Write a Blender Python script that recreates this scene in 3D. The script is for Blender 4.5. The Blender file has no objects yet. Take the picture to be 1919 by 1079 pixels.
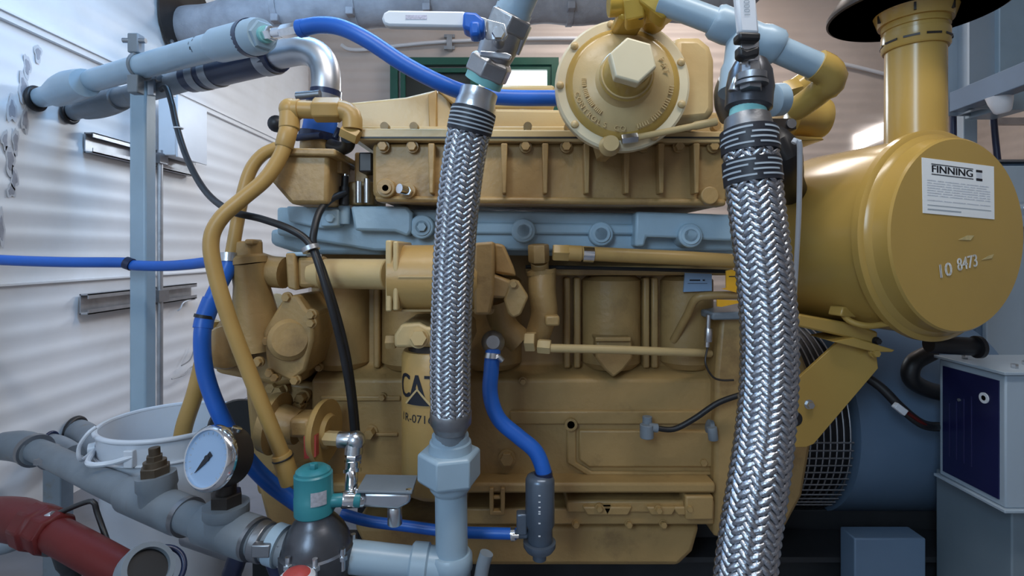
import bpy, bmesh, math, random
from mathutils import Vector, Matrix
PI = math.pi
S = bpy.context.scene
COL = S.collection
random.seed(4)

# ------------------------------------------------------------------ camera, light, exposure
F, CX, CY, ZC = 1000.0, 959.5, 470.0, 0.80        # focal length in px, principal point, lens height
cam = bpy.data.cameras.new('camera'); camo = bpy.data.objects.new('camera', cam); COL.objects.link(camo)
cam.sensor_width = 36.0; cam.lens = 36.0 * F / 1919.0
cam.shift_y = -(539.5 - CY) / 1919.0
cam.clip_start = 0.02
camo.location = (0, 0, ZC); camo.rotation_euler = (PI / 2, 0, 0)
S.camera = camo
w = bpy.data.worlds.new('world'); S.world = w; w.use_nodes = True
w.node_tree.nodes['Background'].inputs[0].default_value = (0.62, 0.78, 1.0, 1)
w.node_tree.nodes['Background'].inputs[1].default_value = 1.0

def area(name, loc, target, sx, sy, energy, col):
    l = bpy.data.lights.new(name, 'AREA'); l.shape = 'RECTANGLE'; l.size = sx; l.size_y = sy
    l.energy = energy; l.color = col
    o = bpy.data.objects.new(name, l); COL.objects.link(o); o.location = loc
    o.rotation_euler = (Vector(target) - Vector(loc)).to_track_quat('-Z', 'Y').to_euler()
    return o
area('doorway_daylight', (-0.95, -1.36, 1.78), (-0.1, 1.4, 0.95), 0.62, 1.05, 19, (0.56, 0.78, 1.0))
area('added_overhead_light', (0.25, 0.42, 1.96), (0.25, 0.60, 0), 1.3, 0.16, 11.5, (1.0, 0.96, 0.92))  # added light, out of view: engine top bright, falling off towards the floor
area('added_overhead_light', (-0.55, 1.35, 2.08), (-1.45, 1.6, 0.5), 0.16, 1.3, 13.5, (0.31, 0.60, 1.0))  # added blue light, out of view, to brighten the left wall
area('added_back_light', (1.0, 2.9, 2.80), (1.0, 2.91, 0), 1.4, 0.2, 26, (1.0, 0.90, 0.84))  # added light without a fixture, lifts the back wall
area('window_daylight', (-0.25, 3.70, 1.72), (-0.9, 2.2, 1.4), 1.0, 0.22, 14, (0.80, 0.90, 1.0))
S.view_settings.view_transform = 'Standard'; S.view_settings.look = 'None'
S.view_settings.exposure = 0.30; S.view_settings.gamma = 1.0
S.view_settings.use_curve_mapping = False

# ------------------------------------------------------------------ materials
def mat(name, col, rough=0.5, metal=0.0, var=0.12, scale=9.0, bump=0.0, bscale=60.0, coat=0.0, spec=0.5, dirt=None, dscale=5.0, dlo=0.55):
    m = bpy.data.materials.new(name); m.use_nodes = True
    nt = m.node_tree; b = nt.nodes['Principled BSDF']; N = nt.nodes.new; L = nt.links.new
    b.inputs['Roughness'].default_value = rough; b.inputs['Metallic'].default_value = metal
    b.inputs['Specular IOR Level'].default_value = spec
    if coat: b.inputs['Coat Weight'].default_value = coat
    geo = N('ShaderNodeNewGeometry')
    no = N('ShaderNodeTexNoise'); no.inputs['Scale'].default_value = scale; no.inputs['Detail'].default_value = 5
    L(geo.outputs['Position'], no.inputs['Vector'])
    r = N('ShaderNodeValToRGB')
    r.color_ramp.elements[0].position = 0.3; r.color_ramp.elements[1].position = 0.7
    lo = [c * (1 - var) for c in col]; hi = [min(1, c * (1 + var)) for c in col]
    r.color_ramp.elements[0].color = (*lo, 1); r.color_ramp.elements[1].color = (*hi, 1)
    L(no.outputs['Fac'], r.inputs['Fac']); out = r.outputs['Color']
    if dirt:
        n2 = N('ShaderNodeTexNoise'); n2.inputs['Scale'].default_value = dscale; n2.inputs['Detail'].default_value = 9; n2.inputs['Roughness'].default_value = 0.65
        L(geo.outputs['Position'], n2.inputs['Vector'])
        r2 = N('ShaderNodeValToRGB'); r2.color_ramp.elements[0].position = dlo; r2.color_ramp.elements[1].position = dlo + 0.18
        L(n2.outputs['Fac'], r2.inputs['Fac'])
        mx = N('ShaderNodeMix'); mx.data_type = 'RGBA'
        L(r2.outputs['Color'], mx.inputs['Factor']); L(out, mx.inputs['A']); mx.inputs['B'].default_value = (*dirt, 1)
        out = mx.outputs['Result']
    L(out, b.inputs['Base Color'])
    if bump:
        n3 = N('ShaderNodeTexNoise'); n3.inputs['Scale'].default_value = bscale; n3.inputs['Detail'].default_value = 4
        L(geo.outputs['Position'], n3.inputs['Vector'])
        bp = N('ShaderNodeBump'); bp.inputs['Strength'].default_value = bump; bp.inputs['Distance'].default_value = 0.004
        L(n3.outputs['Fac'], bp.inputs['Height']); L(bp.outputs['Normal'], b.inputs['Normal'])
    return m

def glow(name, col, strength):
    m = bpy.data.materials.new(name); m.use_nodes = True; nt = m.node_tree
    b = nt.nodes['Principled BSDF']; b.inputs['Base Color'].default_value = (*col, 1)
    b.inputs['Emission Color'].default_value = (*col, 1); b.inputs['Emission Strength'].default_value = strength
    return m

M = dict(
    yellow=mat('engine_yellow_paint', (0.46, 0.285, 0.095), 0.38, 0, 0.10, 7, 0.10, 90, dirt=(0.34, 0.20, 0.07), dscale=6, dlo=0.60),
    cast=mat('engine_yellow_casting', (0.385, 0.245, 0.095), 0.44, 0, 0.12, 8, 0.35, 70, dirt=(0.20, 0.12, 0.05), dscale=7, dlo=0.57),
    drum=mat('air_cleaner_yellow', (0.45, 0.29, 0.075), 0.22, 0, 0.06, 3, 0.03, 40),
    cream=mat('pale_yellow_paint', (0.58, 0.42, 0.20), 0.34, 0, 0.08, 6, 0.15, 80),
    tube=mat('yellow_hose', (0.46, 0.28, 0.085), 0.40, 0, 0.10, 9),
    blue=mat('blue_rubber', (0.014, 0.115, 0.50), 0.38, 0, 0.10, 12, 0.05, 50),
    navy=mat('navy_rubber', (0.012, 0.02, 0.06), 0.35, 0, 0.15, 12),
    grey=mat('grey_blue_pipe_paint', (0.32, 0.43, 0.52), 0.34, 0, 0.08, 8, 0.06, 60),
    greyd=mat('grey_pipe_worn', (0.19, 0.22, 0.25), 0.42, 0, 0.15, 9, 0.12, 60, spec=0.3, dirt=(0.17, 0.14, 0.10), dscale=11, dlo=0.62),
    head=mat('blue_grey_head_paint', (0.36, 0.50, 0.60), 0.36, 0, 0.10, 8, 0.15, 70),
    steel=mat('stainless_steel', (0.62, 0.64, 0.67), 0.28, 1.0, 0.08, 14, 0.08, 90),
    dsteel=mat('dull_steel', (0.33, 0.34, 0.36), 0.42, 1.0, 0.15, 14, 0.15, 80),
    chrome=mat('chrome', (0.80, 0.82, 0.85), 0.12, 1.0, 0.03, 10),
    braid=mat('braided_wire', (0.50, 0.53, 0.58), 0.25, 1.0, 0.10, 120, 0.25, 420),
    dark=mat('black_rubber', (0.012, 0.012, 0.014), 0.45, 0, 0.2, 20),
    soot=mat('dark_brown_steel', (0.035, 0.028, 0.024), 0.40, 0.2, 0.25, 12),
    white=mat('white_plastic', (0.72, 0.74, 0.78), 0.35, 0, 0.05, 8),
    label=mat('white_label', (0.86, 0.90, 0.92), 0.30, 0, 0.02, 8),
    labelb=mat('pale_blue_label', (0.30, 0.45, 0.66), 0.35, 0, 0.06, 8),
    ink=mat('black_ink', (0.012, 0.014, 0.022), 0.5, 0, 0.0, 8),
    inkg=mat('grey_ink', (0.36, 0.41, 0.46), 0.6, 0, 0.0, 8),
    paint=mat('white_paint_marker', (0.80, 0.80, 0.76), 0.6, 0, 0.15, 60),
    teal=mat('teal_enamel', (0.03, 0.21, 0.24), 0.35, 0, 0.10, 10),
    tape=mat('pale_teal_tape', (0.22, 0.52, 0.52), 0.45, 0, 0.06, 20),
    red=mat('red_oxide_paint', (0.10, 0.011, 0.010), 0.45, 0, 0.15, 9, 0.1, 60, spec=0.25),
    redtag=mat('red_label', (0.45, 0.06, 0.05), 0.45, 0, 0.1, 40),
    brass=mat('worn_brass', (0.13, 0.10, 0.07), 0.45, 0.6, 0.2, 25, 0.15, 80),
    gold=mat('yellow_brass_fitting', (0.52, 0.33, 0.05), 0.30, 0.25, 0.08, 20),
    orange=mat('amber_tag', (0.85, 0.42, 0.02), 0.40, 0, 0.05, 20),
    wrap=mat('grey_insulation_cloth', (0.36, 0.35, 0.37), 0.8, 0, 0.18, 14, 0.5, 55),
    wall=None, floor=None,
    cast_steel=mat('cast_stainless', (0.40, 0.405, 0.42), 0.36, 0.9, 0.15, 20, 0.15, 90),
    iron=mat('dark_iron', (0.10, 0.105, 0.12), 0.32, 0.7, 0.2, 15, 0.1, 60),
    gun=mat('gunmetal_blue', (0.11, 0.14, 0.185), 0.30, 0.4, 0.1, 15),
    brushed=mat('brushed_pipe', (0.52, 0.53, 0.55), 0.40, 1.0, 0.08, 20),
    green=mat('green_window_paint', (0.010, 0.085, 0.055), 0.4, 0, 0.1, 9),
    glass=mat('dark_pane', (0.03, 0.035, 0.03), 0.08, 0, 0.2, 3),
    panel=mat('dark_blue_panel', (0.010, 0.012, 0.060), 0.30, 0, 0.2, 4),
    gen=mat('blue_grey_enamel', (0.115, 0.18, 0.27), 0.40, 0, 0.08, 5, 0.04, 50),
    cab=mat('grey_cabinet_enamel', (0.33, 0.40, 0.47), 0.38, 0, 0.06, 5),
    galv=mat('galvanised_strut', (0.42, 0.43, 0.45), 0.40, 0.8, 0.15, 20, 0.1, 60),
    skid=mat('dark_skid_steel', (0.03, 0.032, 0.036), 0.6, 0.2, 0.2, 8),
    ped=mat('pedestal_enamel', (0.17, 0.22, 0.26), 0.42, 0, 0.08, 5),
    pale=mat('pale_cap_paint', (0.72, 0.62, 0.42), 0.30, 0, 0.05, 6),
    pail=mat('white_pail_plastic', (0.66, 0.70, 0.76), 0.32, 0, 0.06, 6),
)
day = glow('daylit_glass', (0.92, 0.96, 1.0), 2.2)

def wall_mat(name, base, dirt):
    m = mat(name, base, 0.46, 0.05, 0.07, 1.6, 0.05, 25, dirt=dirt, dscale=1.3, dlo=0.50)
    return m
M['wall'] = wall_mat('white_ribbed_sheet', (0.82, 0.82, 0.83), (0.74, 0.73, 0.72))
M['wallb'] = wall_mat('beige_ribbed_sheet', (0.60, 0.52, 0.47), (0.52, 0.45, 0.40))
M['floor'] = mat('concrete_floor', (0.20, 0.20, 0.22), 0.6, 0, 0.15, 3, 0.2, 30, dirt=(0.11, 0.105, 0.10), dscale=2.5)
M['smudge_halo'] = mat('faint_smudge', (0.62, 0.62, 0.64), 0.6, 0, 0.06, 30)
M['stain'] = mat('dark_smudge', (0.36, 0.36, 0.40), 0.6, 0, 0.2, 30)

# ------------------------------------------------------------------ geometry helpers: each returns (verts, faces)
def pt(px, py, Y): return Vector(((px - CX) / F * Y, Y, ZC + (CY - py) / F * Y))
def V3(p): return p if isinstance(p, Vector) else pt(*p)

def box(c0, c1):
    (x0, y0, z0), (x1, y1, z1) = c0, c1
    v = [Vector(p) for p in ((x0,y0,z0),(x1,y0,z0),(x1,y1,z0),(x0,y1,z0),(x0,y0,z1),(x1,y0,z1),(x1,y1,z1),(x0,y1,z1))]
    return v, [(0,1,2,3),(4,7,6,5),(0,4,5,1),(1,5,6,2),(2,6,7,3),(3,7,4,0)]
def bx(px0, py0, px1, py1, Y0, Y1):                       # box whose front face fills a pixel rectangle at depth Y0
    a = pt(px0, py1, Y0); b = pt(px1, py0, Y0)
    return box((a.x, Y0, a.z), (b.x, Y1, b.z))
def prism3(poly, d):                                      # polygon of world points swept by vector d
    n = len(poly); v = [Vector(p) for p in poly] + [Vector(p) + d for p in poly]
    return v, [tuple(range(n))[::-1], tuple(range(n, 2*n))] + [(i, (i+1) % n, n+(i+1) % n, n+i) for i in range(n)]
def pr(poly, Y0, Y1):                                     # pixel polygon at depth Y0 swept straight back to Y1
    return prism3([pt(x, y, Y0) for x, y in poly], Vector((0, Y1 - Y0, 0)))
def basis(d):
    d = d.normalized(); h = Vector((0, 0, 1)) if abs(d.z) < 0.9 else Vector((0, 1, 0))
    u = d.cross(h).normalized(); return u, u.cross(d).normalized(), d
def lathe(a, b, prof, seg=28, rot=0.0):                   # prof: (fraction along ab, radius)
    a, b = V3(a), V3(b); d = b - a; u, v, _ = basis(d)
    vs, fs, rings = [], [], []
    for t, r in prof:
        c = a + d * t
        if r < 1e-6: rings.append([len(vs)]); vs.append(c)
        else:
            rings.append(list(range(len(vs), len(vs) + seg)))
            for k in range(seg):
                q = 2 * PI * k / seg + rot
                vs.append(c + (u * math.cos(q) + v * math.sin(q)) * r)
    for A, B in zip(rings, rings[1:]):
        if len(A) == 1 and len(B) == 1: continue
        for k in range(seg):
            k2 = (k + 1) % seg
            if len(A) == 1: fs.append((A[0], B[k], B[k2]))
            elif len(B) == 1: fs.append((A[k], A[k2], B[0]))
            else: fs.append((A[k], A[k2], B[k2], B[k]))
    if len(rings[0]) > 1: fs.append(tuple(rings[0]))
    if len(rings[-1]) > 1: fs.append(tuple(rings[-1]))
    return vs, fs
def cy(a, b, r, r2=None, seg=24): return lathe(a, b, [(0, r), (1, r if r2 is None else r2)], seg)
def cyb(a, b, r, e=0.08, seg=28): return lathe(a, b, [(0, r*0.93), (e*0.5, r), (1-e*0.5, r), (1, r*0.93)], seg)
def hexa(a, b, r, rot=0.0): return lathe(a, b, [(0, r*0.92), (0.08, r), (0.92, r), (1, r*0.92)], 6, rot)
def disc(px, py, Y, rpx, th, seg=24): return cy(pt(px, py, Y), pt(px, py, Y) + Vector((0, th, 0)), rpx / F * Y, seg=seg)
def smooth(pts, n=8):
    P = [V3(p) for p in pts]
    if len(P) < 3: return P
    Q = [P[0] * 2 - P[1]] + P + [P[-1] * 2 - P[-2]]; out = []
    for i in range(1, len(Q) - 2):
        p0, p1, p2, p3 = Q[i-1], Q[i], Q[i+1], Q[i+2]
        for k in range(n):
            t = k / n
            out.append(0.5 * ((2*p1) + (p2-p0)*t + (2*p0-5*p1+4*p2-p3)*t*t + (3*p1-p0-3*p2+p3)*t**3))
    out.append(P[-1]); return out
class Path:
    def __init__(s, pts, n=10):
        s.p = smooth(pts, n); s.L = [0.0]
        for a, b in zip(s.p, s.p[1:]): s.L.append(s.L[-1] + (b - a).length)
        s.t = []
        for i in range(len(s.p)):
            a = s.p[max(0, i-1)]; b = s.p[min(len(s.p)-1, i+1)]; s.t.append((b - a).normalized())
        u = basis(s.t[0])[0]; s.u = []
        for t in s.t:
            u = (u - t * u.dot(t)).normalized(); s.u.append(u)
        s.len = s.L[-1]
    def at(s, x):
        x = max(0.0, min(s.len, x)); lo, hi = 0, len(s.L) - 1
        while hi - lo > 1:
            m = (lo + hi) // 2
            if s.L[m] <= x: lo = m
            else: hi = m
        f = (x - s.L[lo]) / max(1e-9, s.L[hi] - s.L[lo])
        c = s.p[lo].lerp(s.p[hi], f); t = s.t[lo].lerp(s.t[hi], f).normalized(); u = s.u[lo].lerp(s.u[hi], f)
        u = (u - t * u.dot(t)).normalized(); return c, u, t.cross(u), t
def sweep(path, r, s0=0.0, s1=None, seg=20, step=None):   # r: number or function of fraction
    s1 = path.len if s1 is None else s1
    n = max(2, int((s1 - s0) / (step or max(0.006, 0.4 * (r if not callable(r) else r(0.5))))))
    vs, fs = [], []
    for i in range(n + 1):
        c, u, v, t = path.at(s0 + (s1 - s0) * i / n); rr = r(i / n) if callable(r) else r
        for k in range(seg):
            q = 2 * PI * k / seg; vs.append(c + (u * math.cos(q) + v * math.sin(q)) * rr)
    for i in range(n):
        for k in range(seg):
            k2 = (k + 1) % seg; fs.append((i*seg+k, i*seg+k2, (i+1)*seg+k2, (i+1)*seg+k))
    fs.append(tuple(range(seg))[::-1]); fs.append(tuple(range(n*seg, n*seg+seg)))
    return vs, fs
def tb(pts, r, seg=18, n=8): return sweep(Path(pts, n), r, seg=seg)
def ring(a, b, R, r, seg=40):                              # open collar: hollow ring between a and b
    a, b = V3(a), V3(b); return lathe(a, b, [(0, r), (0, R), (1, R), (1, r), (0, r)], seg)
def torus(c, n, R, r, seg=40, s2=10):
    u, v, d = basis(n); vs, fs = [], []
    for i in range(seg):
        q = 2*PI*i/seg; e = u*math.cos(q) + v*math.sin(q)
        for k in range(s2):
            p = 2*PI*k/s2; vs.append(c + e*(R + r*math.cos(p)) + d*(r*math.sin(p)))
    for i in range(seg):
        for k in range(s2):
            fs.append((i*s2+k, i*s2+(k+1)%s2, ((i+1)%seg)*s2+(k+1)%s2, ((i+1)%seg)*s2+k))
    return vs, fs
def sphere(c, r, sz=(1,1,1)):
    c = V3(c); vs, fs = lathe(c - Vector((0,0,r)), c + Vector((0,0,r)), [(0.5 - 0.5*math.cos(PI*i/10), r*math.sin(PI*i/10) if 0 < i < 10 else 0) for i in range(11)], 20)
    return [c + Vector(((p-c).x*sz[0], (p-c).y*sz[1], (p-c).z*sz[2])) for p in vs], fs
def arcpatch(path, s0, s1, q0, q1, r, n=12):
    vs, fs = [], []
    for i in range(n + 1):
        q = q0 + (q1 - q0) * i / n
        for s in (s0, s1):
            c, u, v, t = path.at(s); vs.append(c + (u*math.cos(q) + v*math.sin(q)) * r)
    for i in range(n): fs.append((2*i, 2*i+1, 2*i+3, 2*i+2))
    return vs, fs
def braid_geo(path, r, s0, s1, N=16, lead=0.150, wd=0.0074, amp=0.0014):
    vs, fs = [], []; h = lead / (2 * N * 3.0); n = int((s1 - s0) / h)
    for sg in (1, -1):
        for k in range(N):
            def pos(s):
                th = sg * 2*PI*s/lead + 2*PI*k/N; c, u, v, t = path.at(s)
                e = u*math.cos(th) + v*math.sin(th)
                ph = (N / PI) * th                       # j + k depends on the angle only: columns of chevrons
                return c, e, r + sg * amp * 1.25 * math.cos(PI/2*ph - PI/4)
            base = len(vs)
            for i in range(n + 1):
                s = s0 + (s1 - s0) * i / n; c, e, rr = pos(s)
                ca, ea, _ = pos(s - 0.001); cb, eb, _ = pos(s + 0.001)
                tg = ((cb + eb*r) - (ca + ea*r)); tg = (tg - e*tg.dot(e)).normalized(); wv = tg.cross(e)
                for f, dz in ((-0.5, -0.0016), (-0.28, 0.0004), (0, 0.0011), (0.28, 0.0004), (0.5, -0.0016)):
                    vs.append(c + e * (rr + dz) + wv * (f * wd))
            for i in range(n):
                for q in range(4):
                    a = base + i*5 + q; fs.append((a, a+1, a+6, a+5))
    return vs, fs
def text2(s, size, width=None, extrude=0.0):
    cu = bpy.data.curves.new('t', 'FONT'); cu.body = s; cu.size = size; cu.align_x = 'CENTER'; cu.align_y = 'CENTER'; cu.extrude = extrude; cu.resolution_u = 3
    o = bpy.data.objects.new('t', cu); COL.objects.link(o)
    bpy.context.view_layer.update()
    me = bpy.data.meshes.new_from_object(o.evaluated_get(bpy.context.evaluated_depsgraph_get()))
    v = [p.co.copy() for p in me.vertices]; f = [tuple(p.vertices) for p in me.polygons]
    bpy.data.objects.remove(o); bpy.data.curves.remove(cu); bpy.data.meshes.remove(me)
    if width and v:
        x0 = min(p.x for p in v); x1 = max(p.x for p in v); k = width / max(1e-6, x1 - x0)
        for p in v: p.x = (p.x - (x0 + x1)/2) * k
    return v, f
def onframe(g, o, u, v, n=None):                           # flat text or shape placed on a plane
    n = n if n is not None else u.cross(v)
    return [o + u*p.x + v*p.y + n*p.z for p in g[0]], g[1]
def quad(o, u, v, x0, y0, x1, y1): return [o+u*x0+v*y0, o+u*x1+v*y0, o+u*x1+v*y1, o+u*x0+v*y1], [(0,1,2,3)]

# ------------------------------------------------------------------ objects
WL = {}
def part(name, geos, m, parent=None, bevel=0.0, ang=38, label=None, kind=None, cat=None, group=None):
    if isinstance(geos, tuple): geos = [geos]
    V, FC = [], []
    for v, f in geos:
        b = len(V); V += v; FC += [tuple(i + b for i in q) for q in f]
    lo = Vector([min(p[i] for p in V) for i in range(3)]); hi = Vector([max(p[i] for p in V) for i in range(3)])
    c = (lo + hi) / 2
    if parent is None: c = Vector((c.x, c.y, lo.z))
    me = bpy.data.meshes.new(name); me.from_pydata([p - c for p in V], [], FC)
    bm = bmesh.new(); bm.from_mesh(me); bmesh.ops.recalc_face_normals(bm, faces=bm.faces); bm.to_mesh(me); bm.free()
    for p in me.polygons: p.use_smooth = True
    me.set_sharp_from_angle(angle=math.radians(ang))
    me.materials.append(M[m] if isinstance(m, str) else m)
    o = bpy.data.objects.new(name, me); COL.objects.link(o)
    if parent is not None: o.parent = parent; o.location = c - WL[parent.name]
    else: o.location = c
    WL[o.name] = c
    if bevel:
        bv = o.modifiers.new('bevel', 'BEVEL'); bv.width = bevel; bv.segments = 2; bv.limit_method = 'ANGLE'; bv.angle_limit = math.radians(40)
    if label: o['label'] = label
    if kind: o['kind'] = kind
    if cat: o['category'] = cat
    if group: o['group'] = group
    return o
def thing(name, label, cat, loc, group=None):
    o = bpy.data.objects.new(name, None); COL.objects.link(o); o.empty_display_size = 0.05
    loc = V3(loc); o.location = loc; WL[o.name] = loc; o['label'] = label; o['category'] = cat
    if group: o['group'] = group
    return o
def bolt(px, py, Y, rpx, parent, m='cast', name='bolt', th=0.012):
    p = pt(px, py, Y); r = rpx / F * Y
    return part(name, [hexa(p, p + Vector((0, th, 0)), r), cy(p + Vector((0, th*0.7, 0)), p + Vector((0, th*1.2, 0)), r*1.3, seg=16)], m, parent)
DY = Vector((0, 1, 0)); DX = Vector((1, 0, 0)); DZ = Vector((0, 0, 1))

# ================================================================== the room
XL, XR, YB, YF, ZT = -1.45, 3.3, 3.8, -1.4, 2.9
def ribbed(o, along, up, inward, length, z0, z1, pitch=0.072, dep=0.0028):
    prof = []; z = z0
    while z < z1:
        for f, d in ((0, 0), (0.25, 0), (0.5, dep*0.5), (0.62, dep), (0.88, dep)):
            zz = z + f * pitch
            if zz < z1: prof.append((zz, d))
        z += pitch
    prof.append((z1, 0)); vs, fs = [], []
    for z, d in prof:
        for x in (0, length): vs.append(o + along*x + up*z + inward*d)
    for i in range(len(prof) - 1): fs.append((2*i, 2*i+1, 2*i+3, 2*i+2))
    n = len(vs); vs += [o - inward*0.03 + along*x + up*z for z in (z0, z1) for x in (0, length)]
    fs.append((n, n+1, n+3, n+2)); return vs, fs
part('floor', box((XL-0.05, YF-0.1, -0.06), (XR+0.05, YB+0.05, 0)), 'floor', kind='structure')
part('ceiling', box((XL-0.05, YF-0.1, ZT), (XR+0.05, YB+0.05, ZT+0.05)), 'wallb', kind='structure')
wl = part('wall_left', ribbed(Vector((XL, YF, 0)), DY, DZ, DX, YB-YF, 0, ZT), 'wall', kind='structure', ang=80)
wb = part('wall_back', ribbed(Vector((XL, YB, 0)), DX, DZ, -DY, XR-XL, 0, ZT), 'wallb', kind='structure', ang=80)
wr = part('wall_right', ribbed(Vector((XR, YF, 0)), DY, DZ, -DX, YB-YF, 0, ZT), 'wallb', kind='structure', ang=80)
part('wall_front', [box((XL, YF-0.08, 0), (-1.30, YF, ZT)), box((-0.60, YF-0.08, 0), (XR, YF, ZT)), box((-1.30, YF-0.08, 2.35), (-0.60, YF, ZT)), box((-1.30, YF-0.08, 0), (-0.60, YF, 1.22))], 'wall', kind='structure')
zs = 0.8 + 0.437 * 1.5
part('trim_1', [box((XL, YF, zs), (XL+0.016, YB, zs+0.02)), box((XL, YF, zs+0.02), (XL+0.024, YB, zs+0.026))], 'wall', kind='structure')
part('trim_2', box((XL, YF, 0.70), (XL+0.014, YB, 0.706)), 'wall', kind='structure')
# smudges on the left wall
def blob(yc, zc, ry, rz, seed, lift):
    rnd = random.Random(seed); pts = []
    for k in range(18):
        q = 2*PI*k/18; f = 0.8 + 0.16*math.sin(3*q + seed) + 0.12*math.sin(5*q + 2*seed) + 0.06*rnd.random()
        pts.append(Vector((XL + 0.0034 + lift, yc + ry*f*math.cos(q), zc + rz*f*math.sin(q))))
    return prism3(pts, Vector((0.0008, 0, 0)))
for mname, kk, lift in (('smudge_halo', 1.25, 0.0), ('stain', 0.75, 0.0009)):
    sm = []
    for i, (px, py, a, b) in enumerate([(72, 100, 5, 17), (52, 125, 5, 22), (45, 165, 7, 26), (23, 205, 7, 24), (48, 225, 5, 24), (10, 262, 4, 18), (30, 265, 4, 26), (20, 300, 6, 28), (28, 335, 5, 22), (22, 358, 6, 12), (2, 430, 6, 32)]):
        Yw = (XL + 0.005) / ((px - CX) / F); sm.append(blob(Yw, ZC + (CY - py)/F*Yw, a/F*Yw*kk*1.5, b/F*Yw*kk, i, lift))
    part('smudge', sm, mname, wl, label='grey smudges running down the white sheet', kind='stuff')

# windows in the back wall
def yb(px, py, d=0.0): return pt(px, py, YB - 0.012 - d)
def frame_poly(o, u, v, x0, y0, x1, y1, t, dep):
    d = Vector((0, -dep, 0)); g = []
    for a in ((x0, y0, x1, y0+t), (x0, y1-t, x1, y1), (x0, y0+t, x0+t, y1-t), (x1-t, y0+t, x1, y1-t)):
        q = quad(o, u, v, *a)[0]; g.append(prism3(q, d))
    return g
a = yb(734, 250); b = yb(1046, 112); W_, H_ = b.x - a.x, b.z - a.z
win = part('window_1', frame_poly(a, DX, DZ, 0, 0, W_, H_, 0.05, 0.05), 'green', kind='structure')
part('window_frame', frame_poly(a - DY*0.005, DX, DZ, 0.07, 0.05, W_*0.50, H_-0.07, 0.03, 0.03) + frame_poly(a - DY*0.005, DX, DZ, W_*0.50, 0.05, W_-0.05, H_-0.05, 0.03, 0.03), 'green', win)
part('pane', prism3(quad(a, DX, DZ, 0.08, 0.05, W_*0.49, H_-0.08)[0], Vector((0, -0.01, 0))), 'glass', win)
part('pane', prism3(quad(a, DX, DZ, W_*0.5, 0.05, W_-0.05, H_-0.05)[0], Vector((0, -0.008, 0))), day, win)
# slanted bright opening on the back wall
p4 = [yb(1602, 284), yb(1602, 262), yb(1672, 226), yb(1672, 250)]
w2 = part('window_2', prism3([yb(1602, 284), yb(1602, 252), yb(1674, 222), yb(1674, 252)], Vector((0, -0.012, 0))), day, kind='structure')
w2['label'] = 'small slanted bright window slot behind the air cleaner'
w3 = part('window_3', [prism3([yb(1768, 152), yb(1768, 143), yb(1783, 138), yb(1783, 147)], Vector((0, -0.01, 0))), prism3([yb(1768, 172), yb(1768, 162), yb(1786, 156), yb(1786, 166)], Vector((0, -0.01, 0)))], day, kind='structure')
# conduit along the back wall
c1 = thing('wall_conduit', 'thin pale conduit clipped along the back wall above the green window', 'conduit', yb(640, 88, 0.02))
part('tube', tb([yb(640, 84, .02), yb(655, 92, .02), yb(690, 92, .02), yb(760, 84, .02), yb(850, 77, .02), yb(1000, 72, .02), yb(1170, 72, .02)], 0.013, 10), 'white', c1)
part('clip', [bx(837, 64, 847, 92, YB-0.05, YB-0.012), bx(832, 64, 852, 70, YB-0.03, YB-0.012), bx(832, 86, 852, 92, YB-0.03, YB-0.012)], 'galv', c1)
part('wall_conduit', tb([yb(1540, 112, .02), yb(1600, 124, .02), yb(1690, 145, .02), yb(1800, 160, .02)], 0.013, 10), 'white', label='thin pale conduit on the back wall behind the intake stack', cat='conduit')

# ================================================================== left wall fittings
def wy(px, off=0.0): return (XL + off) / ((px - CX) / F)
def strut(px0, px1, z, label):
    y0, y1 = wy(px0), wy(px1); t = thing('strut_channel', label, 'strut', Vector((XL + 0.01, (y0+y1)/2, z)), 'strut channels on the left wall')
    h = 0.034; x0 = XL + 0.0105; x1 = x0 + 0.03
    part('web', box((x0, y0, z-h), (x0+0.004, y1, z+h)), 'galv', t)
    part('flange', box((x0, y0, z+h-0.004), (x1, y1, z+h)), 'galv', t)
    part('flange', box((x0, y0, z-h), (x1, y1, z-h+0.004)), 'galv', t)
    part('lip', box((x1-0.003, y0, z+h-0.016), (x1, y1, z+h)), 'galv', t)
    part('lip', box((x1-0.003, y0, z-h), (x1, y1, z-h+0.016)), 'galv', t)
    return t
strut(152, 350, 1.165, 'galvanised strut channel on the left wall under the two grey wall pipes')
strut(143, 352, 0.622, 'galvanised strut channel on the left wall just below the blue hose')
yb0, yb1 = wy(322, 0.1), wy(374, 0.1)
eb = thing('electrical_box', 'white electrical box on the left wall above the thin conduit', 'box', Vector((XL, yb0, 1.2)))
zt, z0 = ZC + (470-190)/F*wy(340, .1), ZC + (470-296)/F*wy(340, .1)
part('body', box((XL+0.045, yb0, z0), (XL+0.12, yb1, zt)), 'white', eb, bevel=0.004)
part('cover', box((XL+0.12, yb0-0.008, z0-0.008), (XL+0.128, yb1+0.008, zt+0.008)), 'white', eb, bevel=0.002)
yc = wy(302, 0.06)
cd = thing('wall_conduit', 'thin grey vertical conduit on the left wall behind the post', 'conduit', Vector((XL+0.05, yc, 0)))
part('tube', cy(Vector((XL+0.055, yc, 0.0)), Vector((XL+0.055, yc, z0+0.02)), 0.011, seg=14), 'galv', cd)
part('clamp', [box((XL+0.038, yc-0.03, 0.60), (XL+0.072, yc+0.03, 0.645)), cy(Vector((XL+0.05, yc-0.04, 0.62)), Vector((XL+0.05, yc+0.04, 0.62)), 0.008)], 'dsteel', cd)
part('clamp', box((XL+0.038, yc-0.025, 1.145), (XL+0.072, yc+0.025, 1.185)), 'dsteel', cd)
def wp(px, py, off): y = wy(px, off); return Vector((XL+off, y, ZC + (CY-py)/F*y))
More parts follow.
